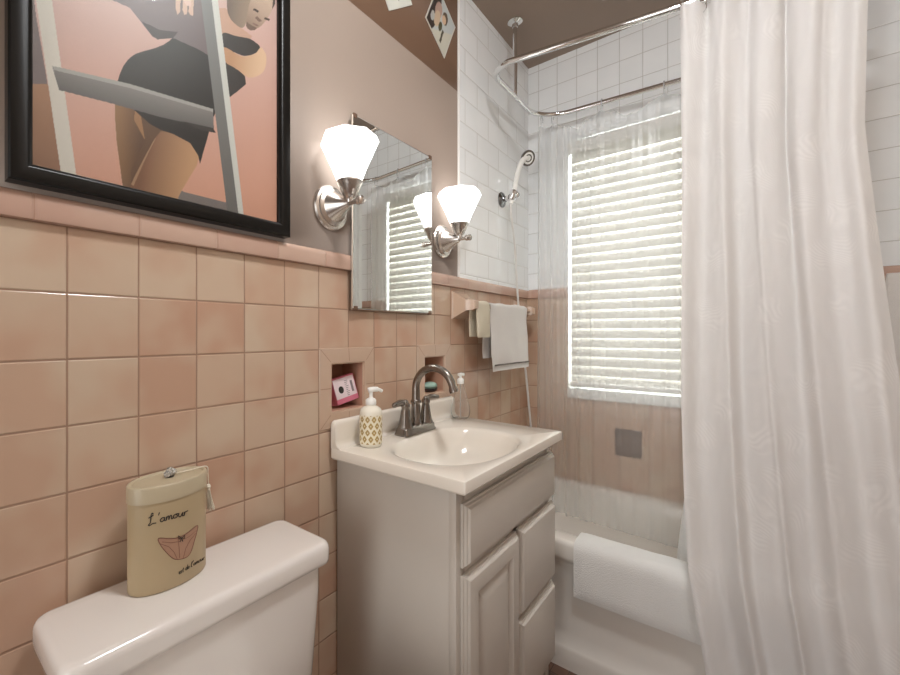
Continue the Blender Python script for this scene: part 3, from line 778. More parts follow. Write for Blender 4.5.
# ------------------------------------------------------------------ soaps in the wall niches
sb = empty('soap_carton', (-0.03, 0.868, NZ[0]), 'pink soap carton leaning in the wall niche above the backsplash', 'soap box')
ZB = (NZ[0] + NZ[1]) / 2 - 0.063
Mx = Matrix.Translation((-0.034, 0.866, ZB + 0.0490)) @ Matrix.Rotation(math.radians(9), 4, 'X') @ Matrix.Rotation(math.radians(-12), 4, 'Y') @ Matrix.Rotation(math.radians(-3), 4, 'Z')
def bx_local(lo, hi, name, mat, parent, bev=0.001):
    t = MB().box(lo, hi, bev); t.bm.transform(Mx); return t.build(name, mat, parent)
bx = bx_local((-0.016, -0.042, -0.037), (0.014, 0.041, 0.039), 'carton', MAT['soap_pink'], sb, 0.003)
bx_local((0.0136, -0.041, -0.022), (0.0149, 0.037, 0.034), 'paper_label', MAT['paper'], bx, 0.0003)
t = MB(); t.ball((0.0149, -0.018, 0.002), 0.0095, 14, (0.08, 1, 1.1)); t.bm.transform(Mx); t.build('printed_emblem', MAT['ink'], bx)
t = MB()
for k in range(9): t.box((0.0149, 0.0, 0.023 - k * 0.0052), (0.0153, 0.012 - (k % 3) * 0.002, 0.0245 - k * 0.0052))
t.box((0.0149, 0.020, -0.012), (0.0153, 0.028, 0.02)); t.bm.transform(Mx); t.build('printed_lines', MAT['grey_ink'], bx)
ss_ = empty('soap_dish', (-0.035, 1.300, ZB), 'mint soap bar on a dark dish in the niche behind the faucet', 'soap')
MB().lathe([(0.0, 0.0015), (0.7, 0.0015), (0.95, 0.006), (1.0, 0.012), (0.94, 0.012), (0.6, 0.008), (0.0, 0.008)], Matrix.Translation((-0.035, 1.306, ZB)), 32, False, 0.030, 0.042).build('dish', MAT['dark_dish'], ss_)
MB().ball((-0.033, 1.312, ZB + 0.0195), 0.02, 24, (1.15, 1.75, 0.72)).build('soap_bar', MAT['mint'], ss_)

# ================================================================== TOILET
tl = empty('toilet', (0.30, 0.38, 0.0), 'white porcelain toilet tank against the pink tile, left of the vanity', 'toilet')
def rbox(b, x0, x1, y0, y1, prof, r, n=7):
    b.loops([[(x, y, z) for x, y in rrect(x0 + e, x1 - e, y0 + e, y1 - e, max(0.003, r - e * 0.5), n)] for e, z in prof], True, True, True); return b
LZ = 0.692
rbox(MB(), 0.020, 0.197, 0.144, 0.611, [(0.006, LZ - 0.044), (0.001, LZ - 0.041), (0.0, LZ - 0.034), (0.0, LZ - 0.014), (0.0012, LZ - 0.0085), (0.004, LZ - 0.0035), (0.008, LZ - 0.001), (0.014, LZ)], 0.024).build('tank_lid', MAT['porcelain'], tl, sharp=60)
rbox(MB(), 0.024, 0.184, 0.156, 0.603, [(0.030, 0.36), (0.018, 0.37), (0.012, 0.40), (0.0, LZ - 0.10), (0.0, LZ - 0.045)], 0.040).build('tank', MAT['porcelain'], tl, sharp=60)
def bowl_ring(sx, sy, z, cx=0.44): return [(cx + sx * math.cos(a), 0.375 + sy * math.sin(a), z) for a in np.linspace(0, 2 * PI, 41)[:-1]]
b = MB(); b.loops([bowl_ring(0.15, 0.10, 0.0, 0.36), bowl_ring(0.15, 0.10, 0.05, 0.36), bowl_ring(0.15, 0.10, 0.16, 0.37), bowl_ring(0.21, 0.15, 0.30, 0.42), bowl_ring(0.235, 0.178, 0.38), bowl_ring(0.235, 0.178, 0.395), bowl_ring(0.18, 0.125, 0.395), bowl_ring(0.15, 0.10, 0.30), bowl_ring(0.06, 0.05, 0.2, 0.4)], True, True, True)
b.box((0.03, 0.27, 0.16), (0.30, 0.48, 0.362), 0.03, 4); b.build('bowl', MAT['porcelain'], tl, sharp=60)
b = MB(); b.loops([bowl_ring(0.238, 0.182, 0.397), bowl_ring(0.24, 0.184, 0.405), bowl_ring(0.23, 0.175, 0.425), bowl_ring(0.10, 0.08, 0.43)], True, True, True); b.build('seat_lid', MAT['white_plastic'], tl, sharp=60)
MB().tube([(0.183, 0.20, 0.60), (0.205, 0.20, 0.60)], 0.010).tube([(0.203, 0.198, 0.60), (0.210, 0.26, 0.592)], 0.0065).build('flush_lever', MAT['chrome'], tl)

# ------------------------------------------------------------------ oval keepsake tin on the tank lid
kx, ky, ka, kb, kz0, kz1 = 0.078, 0.327, 0.040, 0.0665, LZ + 0.0004, 0.870
KR = math.radians(4)
kn = empty('oval_tin', (kx, ky, kz0), 'tall oval cream tin with a pink drawing, standing on the toilet tank', 'tin box')
def kpt(a, z, e=0.0):
    x, y = (ka + e) * math.cos(a), (kb + e) * math.sin(a)
    return Vector((kx + x * math.cos(KR) - y * math.sin(KR), ky + x * math.sin(KR) + y * math.cos(KR), z))
def kloop(z, e=0.0, n=72): return [kpt(2 * PI * i / n, z, e) for i in range(n)]
zl = kz1 - 0.028
MB().loops([kloop(kz0, -0.003), kloop(kz0 + 0.001, -0.001), kloop(kz0 + 0.003, 0), kloop(zl + 0.004, 0)], True, True, True).build('body', MAT['tin'], kn, sharp=50)
lidk = MB().loops([kloop(zl, 0.0004), kloop(zl, 0.0016), kloop(kz1 - 0.003, 0.0016), kloop(kz1 - 0.0008, 0.0004), kloop(kz1, -0.002), kloop(kz1 - 0.0002, -0.004), kloop(kz1 - 0.003, -0.006)], True, True, True).build('lid', MAT['tin_lid'], kn, sharp=50)
def khit(px, py, e=0.0006):
    """point of the tin's front seen along a picture direction"""
    r = ray(px, py); o_ = CAM - Vector((kx, ky, 0))
    c, s_ = math.cos(-KR), math.sin(-KR)
    ox, oy = o_.x * c - o_.y * s_, o_.x * s_ + o_.y * c; rx, ry = r.x * c - r.y * s_, r.x * s_ + r.y * c
    A, B = ka + e, kb + e
    qa = (rx / A) ** 2 + (ry / B) ** 2; qb = 2 * (ox * rx / A ** 2 + oy * ry / B ** 2); qc = (ox / A) ** 2 + (oy / B) ** 2 - 1
    D = max(0.0, qb * qb - 4 * qa * qc); t = (-qb - math.sqrt(D)) / (2 * qa)
    return CAM + r * t
# drawing of a pair of briefs
zf = lambda x, y: (100 + x / 4.221, 450 + y / 4.221)
out = [zf(*p) for p in ((246, 374), (290, 374), (330, 370), (372, 348), (411, 318), (409, 345), (398, 385), (386, 425), (372, 447), (352, 458), (325, 462), (306, 456), (280, 432), (258, 405))]
bm_ = bmesh.new(); bm_.faces.new([bm_.verts.new((x, y, 0)) for x, y in smooth_poly(out, 3)])
bmesh.ops.triangulate(bm_, faces=bm_.faces[:]); bmesh.ops.subdivide_edges(bm_, edges=bm_.edges[:], cuts=3, use_grid_fill=True)
for v in bm_.verts: v.co = khit(v.co.x, v.co.y, 0.0003)
t = MB(); t.merge(bm_); t.build('printed_drawing', MAT['rose_ink'], kn)
t = MB()
def stroke(t, pts, r, e=0.0005): t.tube([khit(x, y, e) for x, y in pts], r, 6)
sm = smooth_poly(out, 4); stroke(t, sm + sm[:1], 0.0006)
for ln in (((262, 388), (300, 392), (336, 386), (375, 366), (406, 340)), ((254, 396), (290, 408), (312, 430), (326, 460)), ((404, 352), (380, 382), (362, 415), (352, 456)), ((330, 380), (334, 410), (336, 455))):
    stroke(t, [zf(*p) for p in ln], 0.0004)
t.build('drawing_outline', MAT['rose_line'], kn)
GLY = {
 'L': ([[(0.55, 2.6), (0.35, 2.9), (0.15, 2.5), (0.12, 0.6), (-0.2, 0.15), (0.1, -0.1), (0.6, 0.2), (1.3, 0.1)], [(-0.3, 1.9), (0.6, 2.3)]], 1.5),
 "'": ([[(0.2, 2.6), (0.1, 1.9)]], 0.5),
 'a': ([[(0.8, 0.9), (0.3, 1.0), (0.0, 0.5), (0.3, 0.0), (0.7, 0.3), (0.8, 0.9), (0.85, 0.1), (1.15, 0.1)]], 1.15),
 'm': ([[(0, 1), (0, 0), (0.12, 0.8), (0.4, 1), (0.5, 0), (0.62, 0.8), (0.9, 1), (1.0, 0.05), (1.3, 0.15)]], 1.3),
 'o': ([[(0.5, 1), (0.1, 0.8), (0.0, 0.3), (0.4, 0), (0.8, 0.4), (0.5, 1), (1.0, 0.85)]], 1.0),
 'u': ([[(0, 1), (0.05, 0.2), (0.4, 0), (0.7, 0.9), (0.75, 0.05), (1.0, 0.1)]], 1.0),
 'r': ([[(0, 0.9), (0.08, 0), (0.2, 0.8), (0.7, 0.95)]], 0.8),
 'e': ([[(0, 0.45), (0.6, 0.6), (0.4, 1), (0.05, 0.7), (0.15, 0.05), (0.8, 0.1)]], 0.85),
 's': ([[(0.6, 0.9), (0.2, 1), (0.1, 0.6), (0.5, 0.4), (0.4, 0), (0, 0.1)]], 0.75),
 't': ([[(0.3, 1.9), (0.3, 0.1), (0.6, 0.0)], [(0.0, 1.2), (0.7, 1.25)]], 0.75),
 'd': ([[(0.8, 0.9), (0.3, 1.0), (0.0, 0.5), (0.3, 0.0), (0.7, 0.3), (0.85, 2.1), (0.85, 0.1), (1.1, 0.1)]], 1.15),
 'l': ([[(0, 0.1), (0.35, 2.1), (0.12, 2.0), (0.15, 0.1), (0.5, 0.1)]], 0.6), ' ': ([], 0.7)}
def write(t, text, p0, p1, h, r):
    tot = sum(GLY[c][1] for c in text); x = 0; d_ = (Vector(p1) - Vector(p0)); L = d_.length; ux = d_ / L; uy = Vector((-ux.y, ux.x)) * -1
    for c in text:
        for st in GLY[c][0]:
            pts = []
            for gx_, gy_ in st:
                q = Vector(p0) + ux * (x + gx_) / tot * L + Vector((0.10, -1)) * gy_ * h
                pts.append((q.x, q.y))
            if len(pts) > 2: pts = [(v.x, v.y) for v in spline([(a, b_, 0) for a, b_ in pts], 4)]
            stroke(t, pts, r)
        x += GLY[c][1]
t = MB()
write(t, "L'amour", zf(208, 318), zf(372, 272), 4.0, 0.00075)
t.build('lettering', MAT['ink'], kn); t = MB()
write(t, "est de l'amour", zf(333, 525), zf(442, 460), 2.3, 0.00045)
t.build('lettering', MAT['ink'], kn); t = MB()
for a_ in (((344, 372), (330, 362), (332, 376), (344, 372), (358, 360), (357, 373), (344, 372)), ((344, 372), (338, 388)), ((345, 372), (350, 386))):
    stroke(t, [zf(*p) for p in a_], 0.0007)
t.build('printed_bow', MAT['ink'], kn)
cb = MB(); kc = Vector((kx - 0.004, ky + 0.004, kz1))
cb.lathe([(0.0, -0.003), (0.006, -0.003), (0.006, 0.0), (0.0, 0.001)], Matrix.Translation(kc), 16, False); cb.build('clasp', MAT['ink'], lidk)
MB().ball(kc + Vector((0, 0, 0.006)), 0.0085, 8).ball(kc + Vector((0.004, -0.007, 0.004)), 0.006, 8).ball(kc + Vector((-0.002, 0.007, 0.004)), 0.006, 8).build('crystal_knob', MAT['crystal'], lidk, sharp=5)
tx = Vector((kx + 0.002, ky + kb + 0.0055, zl - 0.004))
MB().tube(spline([kc + Vector((0, 0.004, 0.001)), kc + Vector((0.003, 0.035, 0.0015)), Vector((kx + 0.002, ky + kb + 0.001, kz1 + 0.002)), Vector((kx + 0.002, ky + kb + 0.0045, kz1 - 0.012)), tx], 6), 0.0011, 8).build('cord', MAT['tassel'], kn)
t = MB().lathe([(0.0, 0.0), (0.003, -0.001), (0.0045, -0.005), (0.003, -0.009), (0.0038, -0.011), (0.0, -0.011)], Matrix.Translation(tx), 14, False)
for k in range(46):
    a = random.uniform(0, 2 * PI); q = random.uniform(0.0005, 0.003); e_ = random.uniform(0.004, 0.0095)
    t.tube([tx + Vector((q * math.cos(a), q * math.sin(a), -0.010)), tx + Vector((q * 1.6 * math.cos(a), 0.001 + q * 1.6 * math.sin(a), -0.024)), tx + Vector((e_ * 1.0 * math.cos(a), 0.0055 + e_ * 0.8 * math.sin(a), -0.044 - random.uniform(0, 0.007)))], 0.0007, 4)
t.build('tassel', MAT['tassel'], kn)

# ================================================================== TOWEL BAR AND TOWELS
BXc, BZ = 0.062, 1.228
tb = empty('towel_bar', (0.0, 1.73, BZ), 'pink ceramic towel bar on the tile beside the mirror', 'towel bar')
for y0, nm in ((1.459, 'post'), (2.03, 'post')):
    e = 0.052; m = MB()
    def sq(h, x, dz=0.0): return [(x, y0 - h, BZ + dz - h), (x, y0 + h, BZ + dz - h), (x, y0 + h, BZ + dz + h), (x, y0 - h, BZ + dz + h)]
    if nm: m.loops([sq(e, 0.0006), sq(e, 0.004), sq(e - 0.004, 0.009), sq(0.030, 0.032), sq(0.020, 0.046), sq(0.019, 0.072), sq(0.014, 0.080), sq(0.006, 0.082)], True, True, True)
    m.build('post', MAT['pink'], tb, sharp=40)
MB().tube([(BXc, 1.475, BZ), (BXc, 2.015, BZ)], 0.0095, 18).build('bar', MAT['pink'], tb)
def over_bar(zf_, zb_, gap=0.0, xf=0.0, xb=0.0):
    r = gap; p = []
    for z in np.linspace(zb_, BZ, 9)[:-1]: p.append((BXc - r - xb * (BZ - z), z))
    for i in range(9):
        a = PI - i / 8 * PI; p.append((BXc + r * math.cos(a), BZ + r * math.sin(a)))
    for z in np.linspace(BZ, zf_, 14)[1:]: p.append((BXc + r + xf * (BZ - z), z))
    return p
wc = drape('washcloth', MAT['cream_cloth'], list(np.linspace(1.464, 1.566, 22)), over_bar(1.105, 1.108, 0.0142, 0.03, 0.02), 0.010, 'cream washcloth folded over the left end of the pink towel bar', 'washcloth', 'Y', (BXc, 1.53, 1.105), 0.003, seedv=3)
ht = empty('hand_towel', (BXc, 1.77, 0.965), 'white hand towel with a grey stitched border, hanging on the pink towel bar', 'hand towel')
drape('towel_cloth', MAT['terry'], list(np.linspace(1.580, 1.955, 40)), over_bar(0.968, 1.020, 0.0132, 0.035, 0.02), 0.0065, None, None, 'Y', None, 0.007, parent=ht, seedv=8)
def on_towel(z): return BXc + 0.0132 + 0.035 * (BZ - z) + 0.0042
m = MB()
for y in np.arange(1.592, 1.945, 0.013):
    m.tube([(on_towel(0.992) + 0.001 + 0.007 * noise.noise(Vector((y * 14 + 8, 0.992 * 9, 30 * 0.12))), y, 0.992), (on_towel(0.992) + 0.001 + 0.007 * noise.noise(Vector(((y + .008) * 14 + 8, 0.992 * 9, 30 * 0.12))), y + 0.009, 0.994)], 0.0026, 6)
m.build('stitched_border', MAT['grey_stripe'], ht)

# towel hanging at the far right, half hidden by the curtain
t2 = empty('towel_rod', (1.27, YB, 1.30), 'chrome towel rod on the window wall beyond the curtain', 'towel bar')
MB().tube([(1.180, YB - 0.055, 1.296), (1.352, YB - 0.055, 1.296)], 0.007, 12).build('bar', MAT['chrome'], t2)
for x in (1.345,):
    MB().lathe([(0.016, 0.0), (0.016, 0.006), (0.007, 0.010), (0.007, 0.055)], Matrix.Translation((x, YB - 0.0005, 1.296)) @ Matrix.Rotation(PI / 2, 4, 'X'), 16).build('bracket', MAT['chrome'], t2)
pth = [(YB - 0.044, z) for z in np.linspace(1.0, 1.29, 8)] + [(YB - 0.055 + 0.011 * math.cos(a), 1.298 + 0.011 * math.sin(a)) for a in np.linspace(0, PI, 8)] + [(YB - 0.066, z) for z in np.linspace(1.28, 0.895, 12)]
drape('bath_towel', MAT['terry'], list(np.linspace(1.176, 1.33, 20)), pth, 0.006, 'off-white bath towel at the right edge, hanging behind the shower curtain', 'towel', 'X', (1.26, YB - 0.055, 0.895), 0.002, seedv=21)

# ================================================================== HAND SHOWER
sh = empty('hand_shower', (0.008, 1.828, 1.72), 'white hand shower on a chrome wall holder over the tub', 'hand shower')
MY, MZ = 1.826, 1.722
MB().lathe([(0.0, 0.0), (0.034, 0.0), (0.035, 0.004), (0.030, 0.010), (0.016, 0.016), (0.013, 0.022), (0.0, 0.022)], Matrix.Translation((0.0082, MY, MZ)) @ Matrix.Rotation(PI / 2, 4, 'Y'), 28, False).build('wall_flange', MAT['dark_chrome'], sh)
MB().tube([(0.026, MY, MZ), (0.050, MY - 0.004, MZ + 0.004)], 0.011, 14).lathe([(0.0, -0.022), (0.013, -0.022), (0.017, -0.016), (0.018, 0.016), (0.014, 0.022), (0.0, 0.022)], Matrix.Translation((0.064, MY - 0.004, MZ + 0.008)) @ RotTo((0.35, 0.15, 1)), 20, False).ball((0.083, MY - 0.004, MZ + 0.006), 0.012, 14).build('holder', MAT['chrome'], sh)
hp = spline([(0.058, MY - 0.010, MZ - 0.030), (0.066, MY - 0.004, MZ + 0.01), (0.074, MY + 0.006, MZ + 0.07), (0.078, MY + 0.028, MZ + 0.13), (0.082, MY + 0.062, MZ + 0.178), (0.090, MY + 0.085, MZ + 0.196)], 6)
hd = MB().tube(hp, [0.0085 + 0.004 * (i / (len(hp) - 1)) for i in range(len(hp))], 14).build('handle', MAT['white_plastic'], sh)
hc = Vector((0.092, MY + 0.090, MZ + 0.194)); fd = Vector((0.78, -0.48, -0.40)).normalized(); Mh = Matrix.Translation(hc) @ RotTo(fd)
MB().lathe([(0.0, -0.020), (0.012, -0.020), (0.026, -0.010), (0.034, 0.002), (0.034, 0.008), (0.0, 0.008)], Mh, 28, False).build('head', MAT['white_plastic'], sh)
MB().lathe([(0.026, 0.0085), (0.034, 0.0085), (0.035, 0.004), (0.0345, 0.0), (0.0335, 0.006)], Mh, 28, False).lathe([(0.012, 0.0085), (0.017, 0.0085), (0.017, 0.010), (0.012, 0.010), (0.012, 0.0085)], Mh, 24, False).build('spray_ring', MAT['dark_chrome'], sh)
hs = [hp[0], Vector((0.056, MY - 0.004, MZ - 0.07))] + [on_x(515, 250, 0.036)] + [on_x(*p, 0.024) for p in ((517.5, 292), (520.5, 330), (525.5, 370), (530.7, 426), (533, 455))]
MB().tube(spline(hs, 8), 0.0048, 10).build('hose', MAT['hose'], sh)

# ================================================================== MIRROR
mr = empty('wall_mirror', (0.01, 1.046, 1.188), 'frameless rectangular bathroom mirror on the wall between two lit sconces', 'mirror')
my0, my1, mz0, mz1 = 0.850, 1.249, 1.188, 1.731
MB().box((0.0128, my0 + 0.001, mz0 + 0.001), (0.0149, my1 - 0.001, mz1 - 0.001)).build('backing', MAT['mirror_edge'], mr)
b = MB()
def mrg(e, x): return [(x, my0 + e, mz0 + e), (x, my1 - e, mz0 + e), (x, my1 - e, mz1 - e), (x, my0 + e, mz1 - e)]
b.loops([mrg(0, 0.0150), mrg(0, 0.0172), mrg(0.0035, 0.0190)], True, True, True)
b.build('glass', MAT['mirror'], mr, sharp=5)
for (yy, zz_) in ((my0 + 0.014, mz0 + 0.001), (my1 - 0.014, mz0 + 0.001), (my0 + 0.012, mz1 - 0.001), (my1 - 0.012, mz1 - 0.001)):
    s_ = 1 if zz_ < 1.4 else -1
    MB().box((0.0128, yy - 0.007, min(zz_ - s_ * 0.004, zz_ + s_ * 0.008)), (0.0210, yy + 0.007, max(zz_ - s_ * 0.004, zz_ + s_ * 0.008)), 0.001).build('clip', MAT['rust'], mr)

# ================================================================== SCONCES
def sconce():
    Y, Z = 0.7835, 1.455
    root = empty('wall_sconce', (0.0, Y, Z), 'brushed nickel wall sconce left of the mirror, beside the framed poster', 'wall lamp', 'sconces flanking the mirror')
    MB().lathe([(0.0, 0.0), (0.060, 0.0), (0.060, 0.006), (0.057, 0.010), (0.050, 0.012), (0.049, 0.017), (0.044, 0.020), (0.040, 0.022), (0.037, 0.027), (0.024, 0.044), (0.013, 0.066), (0.010, 0.074), (0.0, 0.074)], Matrix.Translation((0.0006, Y, Z)) @ Matrix.Rotation(PI / 2, 4, 'Y'), 40, False).build('wall_plate', MAT['nickel'], root, sharp=30)
    am = MB().tube([(0.06, Y, Z), (0.112, Y, Z)], 0.0062, 14)
    am.lathe([(0.0, 0.0), (0.009, 0.0), (0.0105, 0.004), (0.009, 0.009), (0.011, 0.013), (0.011, 0.018), (0.005, 0.022), (0.0, 0.022)], Matrix.Translation((0.100, Y, Z)) @ Matrix.Rotation(PI / 2, 4, 'Y'), 20, False)
    am.build('arm', MAT['nickel'], root, sharp=40)
    C = Matrix.Translation((0.074, Y, Z - 0.004))
    MB().lathe([(0.0, 0.004), (0.010, 0.004), (0.012, 0.010), (0.011, 0.016), (0.018, 0.022), (0.0300, 0.050), (0.0330, 0.055), (0.0330, 0.059), (0.0, 0.059)], C, 28, False).build('socket_cup', MAT['nickel'], root, sharp=30)
    M8 = C @ Matrix.Rotation(PI / 8 + 0.2, 4, 'Z')
    MB().lathe([(0.024, 0.0595), (0.0325, 0.0595), (0.046, 0.092), (0.0765, 0.157), (0.0700, 0.172), (0.066, 0.170), (0.042, 0.096), (0.024, 0.064)], M8, 8, False).build('glass_shade', MAT['shade'], root, sharp=10)
    return root
s1 = sconce()
s2 = copy_tree(s1); s2.location = (0.0, 1.338, 1.455)
s2['label'] = 'brushed nickel wall sconce right of the mirror, beside the white tile'

# ================================================================== FRAMED POSTER
PX = 0.030; py0, py1, pz0, pz1 = 0.118, 0.632, 1.348, 2.02
pf = empty('framed_poster', (0.01, 0.375, pz0), 'large black framed poster of a woman in a black dress behind a ladder', 'picture')
b = MB()
def fr(e, x): return [(x, py0 + e, pz0 + e), (x, py1 - e, pz0 + e), (x, py1 - e, pz1 - e), (x, py0 + e, pz1 - e)]
b.loops([fr(0.0, 0.002), fr(0.0, PX - 0.004), fr(0.003, PX - 0.001), fr(0.008, PX), fr(0.022, PX - 0.001), fr(0.027, PX - 0.004), fr(0.030, PX - 0.009), fr(0.030, PX - 0.017)], True)
b.build('frame', MAT['black'], pf, sharp=30)
MB().box((0.002, py0 + 0.004, pz0 + 0.004), (PX - 0.018, py1 - 0.004, pz1 - 0.004)).build('backboard', MAT['backing'], pf)
xp = PX - 0.0165
def paint_poster(px, py):
    H, W = px.shape
    t = np.clip(py / 210.0, -0.6, 1)[..., None]
    s_ = np.clip((px - 30) / 250.0, 0, 1)[..., None]
    img = lin((206, 172, 166)) * (1 - t) + lin((214, 158, 136)) * t
    img = np.where(t < 0, lin((204, 174, 170)), img)
    def lay(poly, col, col2=None, ax=None, sm_=False):
        nonlocal img
        pl_ = smooth_poly(poly, 5) if sm_ else poly
        m_ = inside(px, py, pl_)
        if col2 is None: img = np.where(m_[..., None], lin(col), img)
        else:
            (ax0, ay0), (ax1, ay1) = ax; dx_, dy_ = ax1 - ax0, ay1 - ay0
            k = np.clip(((px - ax0) * dx_ + (py - ay0) * dy_) / (dx_ ** 2 + dy_ ** 2), 0, 1)[..., None]
            img = np.where(m_[..., None], lin(col) * (1 - k) + lin(col2) * k, img)
    # floor edge seen low behind the ladder
    lay([(178, 190), (228, 203), (228, 230), (178, 230)], (128, 118, 116))
    # left of the ladder's far leg
    lay([(30, -120), (20, -120), (36, 15), (48, 86), (60, 172), (30, 172)], (128, 112, 112))
    lay([(30, 84), (48, 84), (62, 175), (30, 175)], (176, 132, 104), (150, 112, 92), ((30, 84), (62, 175)))
    lay([(16, -120), (33, -120), (52, 0), (77, 180), (62, 180), (36, 0)], (216, 208, 200))
    # sleeve / cloth at upper left of the figure
    lay([(95, -60), (108, -2), (130, 8), (141, 22), (152, 36), (157.5, 39.5), (173, 38), (215, 62), (215, -60)], (128, 112, 116), (112, 96, 98), ((120, 0), (215, 50)))
    lay([(141, 21), (152, 36), (157.5, 39.5), (173, 38), (178, 32), (160, 30)], (74, 62, 62))
    # legs
    lay([(115, 100), (115.2, 120), (116.7, 142), (122.5, 185), (124, 200), (120, 230), (140, 230), (133, 183), (152, 126), (150, 112), (130, 100)], (150, 112, 80), (98, 68, 50), ((115, 150), (140, 152)))
    lay([(135, 110), (150, 122), (153, 128), (146, 142), (134, 120)], (164, 120, 84))
    lay([(140, 110), (165, 128), (168, 140), (150, 160), (131, 186), (131, 170), (145, 140)], (104, 74, 54))
    lay([(131, 184), (143, 160), (155, 138), (161, 131), (173, 133), (190, 143), (199, 156), (197, 165), (182, 190), (170, 214), (125, 230)], (128, 88, 66), (196, 152, 116), ((145, 160), (190, 170)))
    lay([(131, 184), (143, 160), (155, 138), (156, 138), (145, 160), (133.5, 186)], (170, 132, 104))
    # dress
    lay([(117.4, 82), (119.5, 75), (123, 66.5), (128.5, 59), (135, 54), (144, 51), (154, 48.5), (164, 44.5), (173, 38), (200, 50), (215, 60), (222, 100), (213, 118), (208, 136), (200, 164), (198, 155), (190, 143), (173, 134), (161, 130), (150, 124), (134, 110), (119, 105)], (48, 39, 36), (38, 31, 29), ((120, 60), (210, 140)))
    # neck, shoulder, arm, face, hair on the right of the ladder
    lay([(216, 8), (226, 8), (236, 24), (252, 36), (250, 40), (224, 38), (214, 30)], (196, 156, 136))
    lay([(223, 33), (236, 36), (249, 38.5), (255, 42), (260, 47), (255.7, 53), (245, 56), (236, 53), (222, 46)], (52, 44, 42), None, None, True)
    lay([(224, 58), (236, 66), (245, 76), (246, 84), (238, 91), (230, 97), (224, 90)], (54, 46, 44))
    lay([(223, 47), (241, 56), (250, 55.5), (256, 53), (261, 47.5), (266, 55), (266, 64), (263, 72), (256, 76.5), (247, 77), (238, 70), (223, 60)], (188, 142, 108), (222, 186, 156), ((232, 56), (262, 62)), True)
    lay([(230, -14), (246, -24), (266, -22), (274, -8), (270, 0), (256, 4), (249, 14), (244, 27), (238, 26), (230, 18), (227, 6)], (112, 92, 80), (160, 138, 120), ((230, 0), (254, 4)), True)
    lay([(250, 2), (256, -8), (267, -12), (274, -4), (273.5, 6), (269, 16), (263, 24), (256, 29), (250, 30), (246, 24)], (150, 124, 108), (206, 178, 160), ((249, 22), (270, 2)), True)
    lay([(247, 22), (251, 25), (257, 28), (255, 30), (250, 30.5), (246, 26)], (112, 88, 76))
    lay([(254, 8), (259, 11), (258, 13), (253, 10)], (70, 54, 48)); lay([(265, 17), (270, 19), (269, 21), (264, 19)], (80, 62, 54))
    lay([(257, 16), (262, 21), (259, 22), (255, 18)], (120, 92, 80)); lay([(253, 22.5), (259, 25.5), (257, 26.5), (252.5, 24)], (132, 100, 90))
    lay([(268, -10), (275.5, -6), (275, 4), (272, 10), (273, 0)], (70, 58, 52))
    # fingers
    for k, (x, y) in enumerate(((176, -6), (183, -4), (189, -2))):
        lay([(x, y), (x + 5, y), (x + 4, y + 18), (x + 1.5, y + 21 - k * 2), (x - 0.5, y + 14)], (206, 172, 154))
    lay([(172, -30), (196, -30), (194, 0), (175, 0)], (206, 172, 154))
    lay([(178, -10), (192, -10), (191, 7), (186, 5)], (216, 184, 174))
    # ladder rung and near leg
    lay([(52, 66), (58, 67), (130, 84), (213, 109), (214, 129), (160, 117), (110, 103), (59, 90)], (138, 132, 130), (104, 98, 97), ((130, 84), (124, 106)))
    lay([(52, 66), (58, 67), (130, 84), (213, 109), (213, 112), (130, 88), (54, 70)], (166, 162, 158))
    lay([(182, 121), (213, 128), (216, 133), (200, 130)], (58, 50, 48))
    lay([(188, -120), (196, -120), (211.7, 0), (238, 210), (240, 230), (230, 230), (227, 209), (201, 0)], (128, 126, 126), (112, 108, 106), ((200, 0), (230, 210)))
    lay([(196, -120), (203, -120), (218, 0), (243.5, 213), (245, 230), (240, 230), (238, 210), (211.7, 0)], (206, 204, 200))
    g = np.sin(px * 12.9898 + py * 78.233) * 43758.5453; g = g - np.floor(g)
    return img * (0.97 + 0.06 * g[..., None])
nu, nv = 460, 520
ya = np.linspace(py0 + 0.028, py1 - 0.028, nu + 1); za = np.linspace(pz0 + 0.028, pz1 - 0.028, nv + 1); YY, ZZ = np.meshgrid(ya, za)
def proj(X, Y, Z):
    x = X - CAM.x; r_ = x * CS + Y * SN; dp = -x * SN + Y * CS
    return CX + F_PX * r_ / dp, CY - F_PX * (Z - CAM.z) / dp
PXX, PYY = proj(np.full_like(YY, xp), YY, ZZ)
painted('print', np.stack([np.full_like(YY, xp), YY, ZZ], -1), nu, nv, paint_poster(PXX, PYY), MAT['print'], pf)
MB().box((xp + 0.0015, py0 + 0.029, pz0 + 0.029), (xp + 0.0035, py1 - 0.029, pz1 - 0.029)).build('glazing', MAT['pane'], pf)

# ================================================================== SNAPSHOTS ON THE WALL
def snapshot(p0, ue, ve, w_, h_, picture, label):
    """paper photo stuck on the brown band; p0 is its lower corner, ue/ve its edges in (y, z)"""
    p0 = np.array(p0); ue = np.array(ue); ve = np.array(ve)
    nu, nv = 60, 70
    u, v = np.meshgrid(np.linspace(0, 1, nu + 1), np.linspace(0, 1, nv + 1))
    cols = picture(u, v)
    Y = p0[0] + ue[0] * w_ * u + ve[0] * h_ * v; Z = p0[1] + ue[1] * w_ * u + ve[1] * h_ * v
    Xc = 0.0022 + 0.003 * (u - 0.5) ** 2
    c = p0 + ue * w_ / 2 + ve * h_ / 2
    root = empty('photo_print', (0.001, float(c[0]), float(c[1])), label, 'photograph')
    painted('picture', np.stack([Xc, Y, Z], -1), nu, nv, cols, MAT['print'], root)
    q = [(p0 + ue * w_ * a + ve * h_ * b_) for a, b_ in ((0, 0), (1, 0), (1, 1), (0, 1))]
    MB().loops([[(x, a[0], a[1]) for a in q] for x in (0.0006, 0.0018)], True, True, True).build('paper', MAT['backing'], root)
